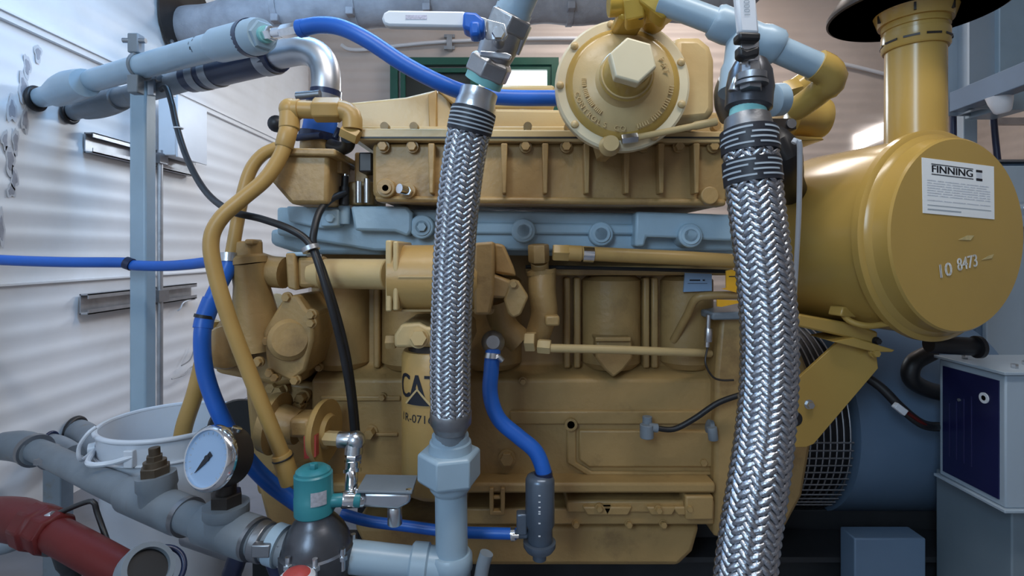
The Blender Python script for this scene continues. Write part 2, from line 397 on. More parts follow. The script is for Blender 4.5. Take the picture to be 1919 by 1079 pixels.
ww = thing('loose_wires', 'few thin loose wires hanging by the left wall behind the blue hose', 'wire', wp(350, 700, 0.03))
part('wire', tb([wp(368, 640, .03), wp(362, 660, .04), wp(355, 675, .04), wp(340, 685, .03)], 0.003, 6), 'galv', ww)
part('wire', tb([wp(372, 680, .03), wp(356, 690, .04), wp(345, 702, .04), wp(322, 710, .03)], 0.003, 6), 'galv', ww)
part('wire', tb([wp(366, 560, .03), wp(345, 566, .04), wp(338, 578, .04), wp(333, 582, .03)], 0.003, 6), 'white', ww)

# ---- grey pipes off the left wall
pa = thing('wall_pipe', 'upper grey blue pipe from the left wall ending at the blue hose', 'pipe', wp(70, 185, 0.0))
A = [wp(66, 186, -0.02), (112, 172, 1.52), (150, 158, 1.46), (300, 115, 1.26), (410, 85, 1.12)]
part('pipe_body', tb(A, 0.0285, 24), 'grey', pa)
part('wall_seal', torus(wp(68, 185, 0.014), DX, 0.031, 0.008), 'dark', pa)
part('elbow', sweep(Path([(105, 176, 1.52), (128, 164, 1.47), (160, 155, 1.41)]), lambda f: 0.036 + 0.006*math.sin(PI*f)), 'grey', pa)
part('coupling', lathe((402, 87, 1.13), (492, 66, 1.03), [(0, 0.029), (0.12, 0.0345), (0.9, 0.0345), (1, 0.031)]), 'grey', pa)
part('end_ring', ring((466, 72, 1.06), (474, 70, 1.05), 0.0362, 0.02), 'navy', pa)
part('bushing', hexa((474, 70, 1.055), (496, 66, 1.025), 0.028), 'grey', pa)
part('tape_ring', cy((488, 67, 1.035), (500, 64, 1.018), 0.0158), 'tape', pa)
part('hose_fitting', [hexa((498, 64, 1.02), (514, 62, 1.01), 0.0135), cy((512, 62, 1.01), (528, 60, 1.0), 0.010), hexa((528, 60, 1.0), (566, 53, 0.98), 0.0125)], 'chrome', pa)
pth = Path(A)
part('painted_mark', [arcpatch(pth, pth.len*0.93 + i*0.006, pth.len*0.93 + i*0.006 + 0.002 + 0.003*(i % 2), q, q+0.22, 0.0288, 4) for i, q in ((0, -1.2), (1, -0.9), (2, -0.5), (0, -0.3), (1, 0.1), (2, 0.3))], 'ink', pa)
# clamp that holds it to the post
c, u, v, t = pth.at(pth.len * 0.66)
pc = thing('pipe_clamp', 'grey strut pipe clamp fixing the upper wall pipe to the post', 'clamp', c - DZ*0.06)
part('band', torus(c, t, 0.0305, 0.004), 'greyd', pc)
part('ear', box((c.x-0.022, c.y-0.02, c.z+0.028), (c.x+0.004, c.y+0.006, c.z+0.075)), 'greyd', pc, bevel=0.003)
part('bolt', cy(c + Vector((-0.035, -0.015, 0.058)), c + Vector((0.018, -0.012, 0.058)), 0.006), 'dsteel', pc)
part('ear', box((c.x-0.016, c.y-0.03, c.z-0.072), (c.x+0.010, c.y-0.004, c.z-0.028)), 'greyd', pc, bevel=0.003)
pb = thing('coolant_pipe', 'lower grey pipe and navy hose running under the upper wall pipe', 'pipe', wp(132, 208, 0.0))
part('pipe_body', tb([wp(128, 212, -0.02), (165, 200, 1.66), (190, 192, 1.60), (285, 168, 1.45), (372, 142, 1.33)], 0.028, 22), 'greyd', pb)
part('wall_seal', torus(wp(132, 211, 0.014), DX, 0.030, 0.008), 'dark', pb)
part('elbow', sweep(Path([(160, 203, 1.66), (192, 194, 1.60), (225, 184, 1.54)]), lambda f: 0.034 + 0.006*math.sin(PI*f)), 'greyd', pb)
part('rubber_hose', tb([(358, 146, 1.35), (420, 130, 1.28), (470, 117, 1.22), (520, 104, 1.17)], 0.036, 22), 'navy', pb)
part('hose_clamp', ring((372, 142, 1.335), (386, 139, 1.32), 0.0385, 0.03), 'dsteel', pb)
part('hose_clamp', ring((396, 136, 1.31), (410, 133, 1.295), 0.0385, 0.03), 'dsteel', pb)
part('hose_clamp', ring((497, 110, 1.195), (514, 106, 1.18), 0.0385, 0.03), 'dsteel', pb)
part('metal_elbow', tb([(500, 109, 1.19), (540, 99, 1.15), (570, 95, 1.13), (595, 104, 1.12), (608, 125, 1.115), (611, 155, 1.11), (609, 182, 1.11), (608, 208, 1.11)], 0.0295, 26), 'brushed', pb)
part('hose_clamp', ring((611, 170, 1.11), (610, 182, 1.11), 0.0315, 0.028), 'navy', pb)

# ---- post
Yp = 1.38
po = thing('support_post', 'tall grey blue square steel post standing behind the white pail', 'post', Vector((pt(268, 900, Yp).x, Yp, 0)))
xp = pt(268, 900, Yp).x
ztop = pt(280, 152, Yp).z
part('tube', box((xp-0.021, Yp-0.021, 0.008), (xp+0.021, Yp+0.021, ztop)), 'grey', po, bevel=0.005)
part('base_plate', box((xp-0.07, Yp-0.07, 0), (xp+0.07, Yp+0.07, 0.008)), 'grey', po)
part('top_bracket', [box((xp-0.02, Yp-0.03, ztop-0.005), (xp+0.055, Yp+0.035, ztop+0.012)), box((xp+0.035, Yp-0.034, ztop-0.045), (xp+0.05, Yp-0.026, ztop))], 'dsteel', po)

# ---- insulated exhaust pipe
ex = thing('exhaust_pipe', 'thick grey cloth wrapped exhaust pipe crossing the top to the left wall', 'pipe', wp(345, 45, 0))
EP = Path([wp(338, 60, -0.02), (400, 50, 2.32), (480, 33, 2.28), (600, 18, 2.25), (800, 6, 2.25), (1100, 2, 2.25), (1320, -4, 2.25), (1390, -30, 2.25), (1412, -110, 2.25), (1412, -460, 2.25)])
part('wrap', sweep(EP, lambda f: 0.094 + 0.004*math.sin(f*90) + 0.003*math.sin(f*37), seg=30, step=0.02), 'wrap', ex)
y345 = wy(345)
part('wall_thimble', ring(Vector((XL+0.011, y345+0.01, ZC + 0.425*y345)), Vector((XL+0.019, y345+0.01, ZC + 0.425*y345)), 0.205, 0.08, 44), 'soot', ex)
for k in range(4):
    q = PI/4 + k*PI/2
    part('bolt', hexa(Vector((XL+0.018, y345+0.01+0.18*math.cos(q), ZC+0.425*y345+0.18*math.sin(q))), Vector((XL+0.026, y345+0.01+0.18*math.cos(q), ZC+0.425*y345+0.18*math.sin(q))), 0.012), 'galv', ex)
for px in (0.15, 0.24, 0.33, 0.42, 0.50, 0.58):
    c, u, v, t = EP.at(EP.len*px)
    part('strap', ring(c - t*0.012, c + t*0.012, 0.101, 0.085, 30), 'wrap', ex)
    part('buckle', box((c.x-0.016, c.y-0.104, c.z-0.075), (c.x+0.016, c.y-0.06, c.z-0.045)), 'wrap', ex, bevel=0.004)

# ================================================================== the engine
E = thing('gas_engine', 'large yellow six cylinder gas engine with blue grey cylinder head', 'engine', Vector((0.1, 1.45, 0.16)))
X0, X1 = pt(585, 0, 1.15).x, pt(1340, 0, 1.15).x
def zz(py, Y): return ZC + (CY - py)/F*Y
# block: profile in Y,Z swept along X
prof = [(1.20, zz(470, 1.20)), (1.20, zz(682, 1.20)), (1.145, zz(712, 1.145)), (1.145, zz(905, 1.145)), (1.78, zz(905, 1.145)), (1.78, zz(470, 1.2))]
part('engine_block', prism3([Vector((X0, y, z)) for y, z in prof], Vector((X1-X0, 0, 0))), 'cast', E, bevel=0.006)
for pxc, hw in ((642, 56), (775, 60), (920, 60), (1143, 58), (1283, 52)):     # water-jacket bulges round the cylinders
    c = pt(pxc, 560, 1.215); r = hw/F*1.19
    part('cylinder_bulge', lathe(Vector((c.x, 1.215, zz(516, 1.2))), Vector((c.x, 1.215, zz(690, 1.19))), [(0, r*0.82), (0.05, r), (0.93, r), (1, r*0.8)], 26), 'cast', E)
for pxc in (1063, 1082, 1212, 1228, 705):
    part('block_rib', bx(pxc-6, 520, pxc+6, 690, 1.172, 1.22), 'cast', E, bevel=0.004)
part('block_rail', bx(985, 498, 1375, 516, 1.150, 1.21), 'cast', E, bevel=0.004)
part('rail_tube', tb([(985, 500, 1.13), (1150, 503, 1.13), (1378, 509, 1.13)], 0.004, 8), 'dark', E)
part('shield_boss', pr([(1117, 636), (1184, 636), (1186, 672), (1168, 694), (1150, 708), (1132, 692), (1116, 670)], 1.128, 1.2), 'cast', E, bevel=0.005)
part('boss_cap', bx(1116, 632, 1183, 640, 1.118, 1.2), 'cast', E, bevel=0.002)
# crankcase relief
part('cover_rail', bx(955, 770, 1338, 796, 1.138, 1.16), 'cast', E, bevel=0.004)
part('cover_panel', pr([(1085, 806), (1338, 808), (1338, 876), (1104, 876), (1085, 862)], 1.137, 1.16), 'cast', E, bevel=0.004)
part('cover_rib', pr([(1062, 796), (1080, 796), (1080, 866), (1110, 884), (1338, 884), (1338, 892), (1100, 892), (1062, 868)], 1.139, 1.16), 'cast', E, bevel=0.004)
part('cover_rail', bx(600, 742, 750, 752, 1.139, 1.16), 'cast', E, bevel=0.003)
part('cover_rail', bx(585, 812, 745, 818, 1.139, 1.16), 'cast', E, bevel=0.002)
part('boss', ring(pt(1070, 796, 1.130), pt(1070, 796, 1.130) + DY*0.02, 0.0135, 0.008, 20), 'cast', E)
part('boss_plug', disc(1070, 796, 1.1335, 8, 0.012, 18), 'cast', E)
for px, py, r in ((980, 716, 6), (715, 746, 6), (1320, 868, 7), (950, 862, 13), (595, 690, 6)):
    bolt(px, py, 1.130, r, E)
# sump rail and oil pan
part('sump_rail', bx(600, 905, 1342, 925, 1.098, 1.7), 'cast', E, bevel=0.006)
part('sump_flange', bx(1062, 938, 1340, 962, 1.110, 1.7), 'cast', E, bevel=0.005)
part('sump_flange', bx(870, 952, 1340, 984, 1.118, 1.7), 'cast', E, bevel=0.005)
for px in (1120, 1157, 1240, 1290):
    part('flange_tab', pr([(px-28, 950), (px+28, 950), (px+20, 966), (px-20, 966)], 1.100, 1.13), 'cast', E, bevel=0.003)
part('lug', bx(1285, 930, 1338, 975, 1.094, 1.14), 'cast', E, bevel=0.004)
part('ladder_plate', [bx(917, 915, 925, 962, 1.09, 1.12), bx(938, 915, 946, 962, 1.09, 1.12), bx(917, 958, 946, 966, 1.09, 1.12), bx(923, 930, 940, 936, 1.095, 1.12)], 'cast', E, bevel=0.002)
for px, py in ((1124, 955), (1236, 958), (1294, 955), (1080, 985), (1180, 985), (1245, 985)):
    bolt(px, py, 1.088 if py < 980 else 1.108, 6, E)
oz = zz(985, 1.14)
part('oil_pan', prism3([Vector((pt(660, 0, 1.14).x, 1.14, oz)), Vector((pt(1314, 0, 1.14).x, 1.14, oz)), Vector((pt(1300, 0, 1.14).x, 1.14, zz(1035, 1.14))), Vector((pt(1272, 0, 1.14).x, 1.14, zz(1062, 1.14))), Vector((pt(700, 0, 1.14).x, 1.14, zz(1062, 1.14)))], Vector((0, 0.5, 0))), 'cast', E, bevel=0.012)
# flywheel housing and rear flange
part('flywheel_housing', pr([(1338, 592), (1400, 588), (1478, 600), (1520, 700), (1524, 820), (1505, 930), (1462, 1010), (1338, 1005)], 1.16, 1.75), 'cast', E, bevel=0.01)
part('rear_flange', pr([(1352, 590), (1402, 586), (1402, 1000), (1338, 1008), (1342, 700)], 1.115, 1.2), 'cast', E, bevel=0.008)
part('flange_cap', pr([(1335, 586), (1470, 580), (1470, 597), (1335, 600)], 1.09, 1.3), 'greyd', E, bevel=0.004)

# ---- cylinder head
H = part('cylinder_head', pr([(518, 388), (1380, 402), (1380, 470), (700, 470), (518, 440)], 1.10, 1.6), 'head', E, bevel=0.006)
part('head_pad', pr([(536, 386), (637, 388), (637, 425), (600, 428), (540, 415)], 1.078, 1.11), 'head', H, bevel=0.004)
part('head_pad', pr([(600, 392), (634, 392), (634, 424), (600, 424)], 1.066, 1.10), 'head', H, bevel=0.003)
part('head_pad', pr([(656, 386), (762, 386), (772, 398), (772, 432), (764, 444), (740, 434), (664, 432)], 1.068, 1.11), 'head', H, bevel=0.006)
part('head_pad', pr([(1192, 396), (1380, 402), (1380, 452), (1330, 450), (1268, 446), (1212, 444), (1208, 462), (1190, 462)], 1.062, 1.11), 'head', H, bevel=0.005)
part('head_ledge', pr([(880, 416), (1190, 420), (1190, 440), (880, 438)], 1.088, 1.11), 'head', H, bevel=0.005)
part('head_skirt', pr([(505, 428), (600, 440), (720, 448), (720, 478), (560, 476), (505, 458)], 1.125, 1.3), 'head', H, bevel=0.01)
part('lower_deck', pr([(770, 455), (1380, 462), (1380, 484), (770, 476)], 1.13, 1.5), 'head', H, bevel=0.006)
for px, py, Y in ((790, 425, 1.072), (981, 432, 1.076), (1127, 438, 1.076), (1295, 441, 1.050)):
    b0 = part('plug_boss', disc(px, py, Y, 23, 0.05), 'head', H, bevel=0.003)
    part('core_plug', ring(pt(px, py, Y-0.004), pt(px, py, Y) + DY*0.004, 0.0175, 0.0125, 24), 'head', b0)
bolt(617, 408, 1.058, 9, H, 'head'); bolt(790, 425, 1.062, 9, H, 'head')
part('head_post', cyb((645, 420, 1.085), (645, 386, 1.085), 0.012), 'head', H)
sp = part('spark_plug_lead', [cy((645, 384, 1.075), (646, 350, 1.075), 0.010), cy((646, 352, 1.075), (647, 330, 1.075), 0.007)], 'dark', E)
part('plug_tip', cy((647, 336, 1.074), (647, 326, 1.074), 0.005), 'chrome', sp)

# ---- finned intake manifold box
IM = part('intake_box', pr([(697, 268), (1366, 268), (1366, 376), (1350, 386), (712, 378), (697, 364)], 1.03, 1.30), 'cast', E, bevel=0.008)
part('box_flange', pr([(668, 240), (1368, 246), (1368, 268), (668, 262)], 1.010, 1.30), 'cream', IM, bevel=0.003)
part('gasket', bx(672, 256, 1366, 259, 1.008, 1.29), 'dark', IM)
for px in (808, 945, 1022, 1100, 1175, 1240, 1306):
    part('fin', pr([(px-6, 268), (px+6, 268), (px+4, 362), (px-4, 362)], 1.004, 1.05), 'cast', IM, bevel=0.002)
part('bottom_lip', pr([(700, 366), (1362, 372), (1362, 386), (704, 378)], 1.018, 1.06), 'cast', IM, bevel=0.006)
for px in (716, 771, 866, 985, 1062, 1140, 1208, 1275, 1340):
    bolt(px, 273, 1.012, 9, IM, 'cast')
    part('bolt_head', disc(px + 4, 236, 1.03, 8, 0.018, 12), 'cast', IM)
r1 = part('port_boss', [disc(722, 352, 1.008, 18, 0.03)], 'cast', IM, bevel=0.002)
part('port_plug', ring(pt(722, 352, 1.003), pt(722, 352, 1.003)+DY*0.012, 0.011, 0.006, 20), 'cast', r1)
part('port_boss', disc(764, 357, 1.01, 14, 0.03), 'cast', IM)
part('grease_fitting', [hexa(pt(762, 357, 0.995), pt(762, 357, 0.995)+DY*0.02, 0.009), cy(pt(748, 353, 0.985), pt(760, 356, 0.998), 0.009)], 'chrome', IM)
part('round_cover', disc(1331, 366, 1.006, 17, 0.03), 'cast', IM, bevel=0.002)
part('end_bracket', [bx(664, 285, 690, 352, 1.10, 1.2), bx(652, 340, 700, 384, 1.09, 1.2)], 'cast', E, bevel=0.004)
part('stud', [cy((672, 340, 1.07), (672, 380, 1.07), 0.006), cy((688, 335, 1.07), (688, 380, 1.07), 0.006)], 'steel', E)
part('end_plate', bx(672, 285, 697, 322, 1.05, 1.1), 'soot', E, bevel=0.003)

# ---- rocker cover
RC = part('rocker_cover', pr([(640, 193), (760, 181), (815, 168), (838, 176), (846, 202), (1372, 210), (1372, 250), (640, 246)], 1.10, 1.50), 'cream', E, bevel=0.006)
part('cover_strap', pr([(802, 176), (818, 168), (818, 246), (804, 246)], 1.092, 1.12), 'yellow', RC, bevel=0.002)
part('cover_flange', bx(640, 236, 1372, 250, 1.085, 1.5), 'cream', RC, bevel=0.003)
part('cover_ridge', pr([(818, 168), (846, 176), (930, 204), (880, 206), (850, 196)], 1.09, 1.4), 'yellow', RC, bevel=0.003)
part('breather', bx(860, 158, 1040, 202, 1.25, 1.5), 'cream', RC, bevel=0.008)

# ---- thermostat housing and its stub
TH = part('thermostat_housing', [pr([(505, 288), (616, 288), (614, 383), (545, 383), (503, 335)], 1.01, 1.20)], 'cast', E, bevel=0.008)
part('housing_lid', pr([(536, 276), (628, 278), (630, 292), (530, 290)], 1.0, 1.18), 'cast', TH, bevel=0.004)
part('side_lug', bx(622, 288, 640, 324, 1.06, 1.12), 'cast', TH, bevel=0.003)
ns = part('outlet_neck', cyb((596, 284, 1.10), (598, 252, 1.10), 0.036), 'cast', TH)
tc = thing('coolant_hose_joint', 'short blue rubber sleeve with dark clamps above the thermostat housing', 'hose', (597, 262, 1.10))
part('sleeve', lathe((597, 264, 1.10), (604, 205, 1.10), [(0, 0.036), (0.2, 0.035), (0.5, 0.034), (0.9, 0.033), (1, 0.032)]), 'blue', tc)
part('clamp', [ring((597, 264, 1.10), (599, 250, 1.10), 0.0405, 0.03), cy((556, 258, 1.07), (602, 254, 1.05), 0.007), cy((628, 258, 1.06), (636, 240, 1.06), 0.006)], 'navy', tc)
part('clamp', [ring((606, 196, 1.105), (608, 180, 1.105), 0.0345, 0.028), cy((556, 180, 1.07), (600, 176, 1.065), 0.008)], 'dsteel', tc)

# ---- yellow cross fitting with its two tubes
FT = thing('tube_fitting', 'yellow hex cross fitting in front of the steel elbow with a bent tube below', 'fitting', (545, 240, 1.0))
part('hex_body', [lathe((588, 206, 1.0), (640, 206, 1.0), [(0, 0.020), (0.08, 0.0235), (0.92, 0.0235), (1, 0.020)], 6, 0.3)], 'tube', FT, bevel=0.002)
part('nipple', cyb((556, 205, 1.0), (592, 206, 1.0), 0.0165), 'tube', FT)
part('elbow', [sphere((544, 205, 1.0), 0.0205), cyb((544, 205, 1.0), (542, 242, 0.995), 0.0185), cyb((540, 205, 1.0), (562, 205, 1.0), 0.019)], 'tube', FT)
part('elbow', tb([(636, 206, 1.0), (652, 210, 1.0), (660, 222, 1.0), (660, 242, 1.0)], 0.0185), 'tube', FT)
part('nut', hexa((642, 244, 1.0), (672, 258, 1.0), 0.015), 'tube', FT)
part('side_hose', tb([(652, 258, 1.02), (652, 272, 1.04), (640, 278, 1.06), (620, 272, 1.08)], 0.013), 'soot', FT)
part('collar', cyb((542, 238, 0.995), (532, 276, 0.99), 0.0165), 'tube', FT)
part('bent_tube', tb([(536, 262, 0.992), (526, 292, 0.985), (498, 335, 0.97), (455, 372, 0.955), (415, 408, 0.945), (396, 448, 0.94), (402, 505, 0.94), (430, 600, 0.945), (470, 705, 0.955), (510, 805, 0.965), (540, 880, 0.975)], 0.0135, 18), 'tube', FT)
part('end_collar', cyb((527, 850, 0.97), (545, 905, 0.975), 0.0175), 'tube', FT)
part('end_ring', torus(pt(530, 858, 0.97), pt(545, 905, .975) - pt(527, 850, .97), 0.0175, 0.0015), 'dark', FT)
T2 = thing('bent_tube', 'second yellow tube curving behind the first down to the blue hose end', 'tube', (432, 480, 1.04))
part('tube_body', tb([(520, 276, 1.08), (492, 290, 1.07), (470, 318, 1.06), (456, 362, 1.05), (446, 410, 1.045), (434, 478, 1.04)], 0.0125, 16), 'tube', T2)
part('end_cap', sphere((518, 232, 1.14), 0.018), 'dark', T2)
part('drain_hose', tb([(395, 600, 1.24), (384, 660, 1.24), (366, 735, 1.235), (345, 800, 1.23), (336, 860, 1.23)], 0.0185, 18), 'tube', label='fat yellow drain hose dipping into the white pail', cat='hose')

# ---- water pump and gear cover
WP = part('water_pump', lathe((466, 492, 1.06), (486, 650, 1.08), [(0, 0.034), (0.25, 0.033), (0.5, 0.040), (0.8, 0.048), (1, 0.05)], 28), 'cast', E)
part('pump_flange', lathe((464, 478, 1.06), (466, 494, 1.06), [(0, 0.030), (0.3, 0.036), (1, 0.036)], 28), 'cast', WP)
part('pump_cap', [hexa((464, 452, 1.06), (465, 482, 1.06), 0.030), bx(458, 448, 474, 458, 1.03, 1.07)], 'cast', WP, bevel=0.003)
part('pump_elbow', tb([(480, 500, 1.09), (505, 508, 1.085), (535, 511, 1.08)], 0.032), 'cast', WP)
part('pipe_flange', pr([(534, 474), (552, 474), (556, 545), (538, 540)], 1.035, 1.10), 'cast', WP, bevel=0.004)
part('pipe_flange', pr([(556, 480), (598, 484), (598, 536), (572, 540), (556, 538)], 1.045, 1.10), 'cast', WP, bevel=0.008)
part('flange_tip', bx(536, 472, 574, 480, 1.04, 1.08), 'head', WP, bevel=0.003)
part('cooler_pipe', cyb((588, 512, 1.07), (728, 514, 1.02), 0.0295, 0.02), 'cream', E)
part('pipe_bead', torus(pt(606, 512, 1.063), DX, 0.030, 0.004), 'cast', E)
GC = part('gear_cover', pr([(400, 612), (436, 560), (505, 600), (585, 585), (594, 650), (570, 715), (520, 725), (400, 700)], 1.13, 1.35), 'cast', E, bevel=0.012)
part('gear_cover_lobe', lathe(pt(425, 650, 1.06), pt(425, 650, 1.18), [(0, 0.03), (0.05, 0.042), (1, 0.05)], 28), 'cast', GC)
part('pump_cover', pr([(492, 622), (532, 556), (556, 552), (572, 578), (588, 588), (586, 640), (572, 694), (545, 716), (500, 694)], 1.035, 1.16), 'cast', E, bevel=0.006)
dp = part('drive_plate', lathe(pt(543, 636, 1.022), pt(543, 636, 1.05), [(0, 0), (0, 0.032), (0.25, 0.040), (1, 0.042)], 30), 'cast', E)
for px, py in ((498, 640), (534, 558), (580, 590), (580, 606), (503, 700), (550, 714), (480, 680), (512, 708)):
    bolt(px, py, 1.028, 8, E)
part('lower_cover', pr([(455, 702), (600, 720), (630, 800), (600, 905), (560, 935), (480, 930), (466, 820)], 1.16, 1.40), 'cast', E, bevel=0.012)
part('damper', lathe(pt(446, 800, 1.16), pt(446, 800, 1.24), [(0, 0), (0, 0.056), (0.1, 0.06), (1, 0.06), (1, 0)], 36), 'dark', E)
part('pump_mount', lathe((505, 790, 1.08), (560, 800, 1.075), [(0, 0.058), (0.3, 0.062), (0.35, 0.040), (1, 0.034)], 28), 'cast', E)
part('pump_neck', bx(540, 785, 580, 822, 1.03, 1.10), 'cast', E, bevel=0.008)
GP = part('governor_pump', lathe((570, 805, 1.07), (622, 808, 1.06), [(0, 0.024), (0.35, 0.034), (0.62, 0.060), (0.70, 0.062), (0.84, 0.062), (0.86, 0.035), (1, 0.030)], 32), 'yellow', E)
part('hex_stub', hexa((610, 820, 1.04), (642, 822, 1.03), 0.014), 'cream', GP)
part('red_tag', pr([(569, 818), (592, 816), (592, 856), (570, 860)], 1.012, 1.03), 'redtag', GP)
part('front_foot', pr([(480, 905), (560, 880), (600, 930), (600, 1000), (500, 985)], 1.10, 1.4), 'cast', E, bevel=0.01)
for px, py in ((505, 728), (518, 735), (555, 762), (690, 815), (560, 748)):
    bolt(px, py, 1.12, 10, E, th=0.03)

# ---- oil cooler
OC = part('oil_cooler', lathe((738, 521, 1.0), (898, 521, 1.0), [(0, 0.062), (1, 0.062)], 40), 'yellow', E)
part('end_flange', [bx(722, 450, 734, 584, 0.945, 1.07), bx(736, 452, 746, 582, 0.94, 1.07)], 'cream', OC, bevel=0.003)
part('end_flange', pr([(888, 455), (926, 452), (926, 548), (918, 590), (888, 590)], 0.94, 1.07), 'cast', OC, bevel=0.005)
part('seam', bx(746, 518, 890, 520, 0.9365, 0.945), 'cream', OC)
part('mount_bar', bx(752, 580, 890, 584, 0.96, 1.05), 'cast', OC)
part('cooler_bracket', pr([(926, 455), (944, 458), (962, 500), (968, 518), (926, 512)], 0.99, 1.10), 'cast', E, bevel=0.005)
part('cooler_bracket', pr([(918, 512), (960, 528), (955, 560), (918, 558)], 0.96, 1.08), 'cast', E, bevel=0.005)
dpl = part('diamond_flange', pr([(944, 562), (958, 524), (972, 526), (991, 556), (976, 590), (962, 596), (952, 588)], 0.955, 0.985), 'cast', E, bevel=0.004)
bolt(962, 533, 0.945, 7, dpl)
bolt(916, 580, 0.99, 8, E)
EL = part('water_elbow', tb([(1016, 510, 1.09), (1016, 545, 1.08), (1020, 585, 1.08), (1012, 615, 1.09), (1000, 645, 1.10)], lambda f: 0.029 - 0.004*f), 'cast', E)
part('elbow_collar', cyb((1015, 514, 1.09), (1014, 506, 1.09), 0.031), 'cast', EL)
part('elbow_stem', [cyb((1011, 490, 1.07), (1013, 512, 1.085), 0.018), hexa((1009, 458, 1.06), (1010, 491, 1.065), 0.021)], 'cast', EL)
part('elbow_tab', bx(1022, 592, 1049, 611, 1.04, 1.1), 'cast', EL, bevel=0.004)
part('filter_base_arm', tb([(930, 560, 1.08), (945, 610, 1.1), (975, 640, 1.1)], 0.028), 'cast', E)
part('adapter', [lathe(pt(925, 640, 1.0), pt(925, 640, 1.08), [(0, 0.014), (0.05, 0.019), (1, 0.022)], 24)], 'dsteel', E)
bf = part('tube_nut', [hexa((985, 640, 1.06), (1004, 640, 1.055), 0.020), hexa((1008, 648, 1.05), (1032, 650, 1.045), 0.0145)], 'cream', E)
part('oil_line', tb([(1025, 652, 1.045), (1150, 655, 1.06), (1280, 660, 1.10), (1330, 662, 1.14)], 0.0085, 14), 'cream', E)
UT = part('upper_tube', tb([(1058, 472, 1.04), (1160, 478, 1.045), (1270, 483, 1.05), (1378, 489, 1.055)], 0.0142, 18), 'yellow', E)
part('tube_nut', [hexa((1036, 473, 1.04), (1066, 474, 1.04), 0.0175), cyb((1064, 474, 1.04), (1090, 475, 1.04), 0.0155)], 'yellow', UT)
part('steel_band', ring((1092, 476, 1.041), (1112, 477, 1.042), 0.0155, 0.012), 'chrome', UT)
part('return_pipe', tb([(1380, 553, 1.08), (1330, 554, 1.09), (1304, 560, 1.10), (1288, 590, 1.13), (1262, 638, 1.17)], 0.0085, 14), 'cast', E)
lb = part('data_plate', pr([(1284, 511), (1334, 513), (1334, 545), (1281, 547)], 1.145, 1.150), 'labelb', E)
o_ = pt(1308, 528, 1.1446)
part('print', [quad(o_, DX, DZ, -0.018, 0.002, 0.005, 0.005), quad(o_, DX, DZ, 0.010, 0.002, 0.015, 0.005), quad(o_, DX, DZ, -0.022, -0.004, 0.02, -0.003)], 'ink', lb)
ot = part('warning_tag', [pr([(1361, 507), (1372, 505), (1381, 510), (1384, 549), (1361, 543), (1352, 541), (1361, 540)], 1.06, 1.064), pr([(1344, 561), (1384, 563), (1384, 568), (1352, 575), (1344, 574)], 1.06, 1.064)], 'orange', E)
part('print', bx(1366, 517, 1382, 519, 1.0595, 1.06), 'ink', ot)
part('sensor_stub', [cy((1328, 590, 1.10), (1325, 650, 1.10), 0.005), cyb((1328, 615, 1.098), (1327, 640, 1.098), 0.008)], 'steel', E)
part('sensor_wire', tb([(1326, 650, 1.1), (1322, 680, 1.09), (1335, 705, 1.09), (1352, 712, 1.09), (1375, 712, 1.09)], 0.0022, 8), 'soot', E)
part('crankcase_fitting', [cyb((1212, 795, 1.10), (1212, 820, 1.10), 0.014), cyb((1213, 780, 1.11), (1213, 797, 1.11), 0.010), cy((1215, 800, 1.10), (1232, 802, 1.10), 0.009)], 'greyd', E)
part('crankcase_fitting', [cyb((1334, 800, 1.095), (1337, 824, 1.095), 0.010), cyb((1326, 798, 1.11), (1334, 800, 1.11), 0.014)], 'greyd', E)

# ---- oil filter
OF = thing('oil_filter', 'yellow spin-on oil filter with black lettering behind the left braided hose', 'filter', (815, 950, 1.02))
fc = pt(815, 700, 1.02); fr = 0.0625
def fz(py): return zz(py, 0.965)
part('canister', lathe(Vector((fc.x, 1.02, fz(945))), Vector((fc.x, 1.02, fz(664))), [(0, 0.045), (0.03, 0.058), (0.06, fr), (0.97, fr), (1, fr-0.004)], 40), 'yellow', OF)
part('filter_head', [pr([(738, 628), (752, 606), (786, 604), (800, 612), (880, 612), (884, 650), (738, 652)], 0.965, 1.12)], 'cream', OF, bevel=0.006)
part('gasket_rim', cy(Vector((fc.x, 1.02, fz(664))), Vector((fc.x, 1.02, fz(652))), 0.05), 'soot', OF)
part('relief_plug', [hexa(pt(784, 634, 0.945), pt(784, 634, 0.97), 0.015), disc(784, 634, 0.96, 19, 0.01)], 'cream', OF)
part('side_plug', hexa((724, 640, 0.99), (742, 640, 0.99), 0.014), 'cast', OF)
def oncyl(g, ang0, zc):                                    # wrap flat text round the canister
    return [Vector((fc.x + (fr+0.0006)*math.sin(ang0 + p.x/fr), 1.02 - (fr+0.0006)*math.cos(ang0 + p.x/fr), zc + p.y)) for p in g[0]], g[1]
def subdiv(g, n=3):
    me = bpy.data.meshes.new('x'); me.from_pydata(g[0], [], g[1]); bm = bmesh.new(); bm.from_mesh(me)
    bmesh.ops.triangulate(bm, faces=bm.faces)
    for _ in range(n): bmesh.ops.subdivide_edges(bm, edges=[e for e in bm.edges if e.calc_length() > 0.006], cuts=1)
    bmesh.ops.triangulate(bm, faces=bm.faces)
    v = [p.co.copy() for p in bm.verts]; f = [tuple(q.index for q in p.verts) for p in bm.faces]; bm.free(); return v, f
def bold(s, size, width): 
    g = text2(s, size, width); out = ([], [])
    for dx in (-0.0018, -0.0009, 0, 0.0009, 0.0018):
        b = len(out[0]); out[0].extend([p + Vector((dx, 0, dx*0.01)) for p in g[0]]); out[1].extend([tuple(i+b for i in q) for q in g[1]])
    return out
part('lettering', oncyl(subdiv(bold('CAT', 0.062, 0.088)), -0.42, fz(727)), 'ink', OF)
tri = ([Vector((-0.024, -0.014, 0)), Vector((0.024, -0.014, 0)), Vector((0, 0.012, 0))], [(0, 1, 2)])
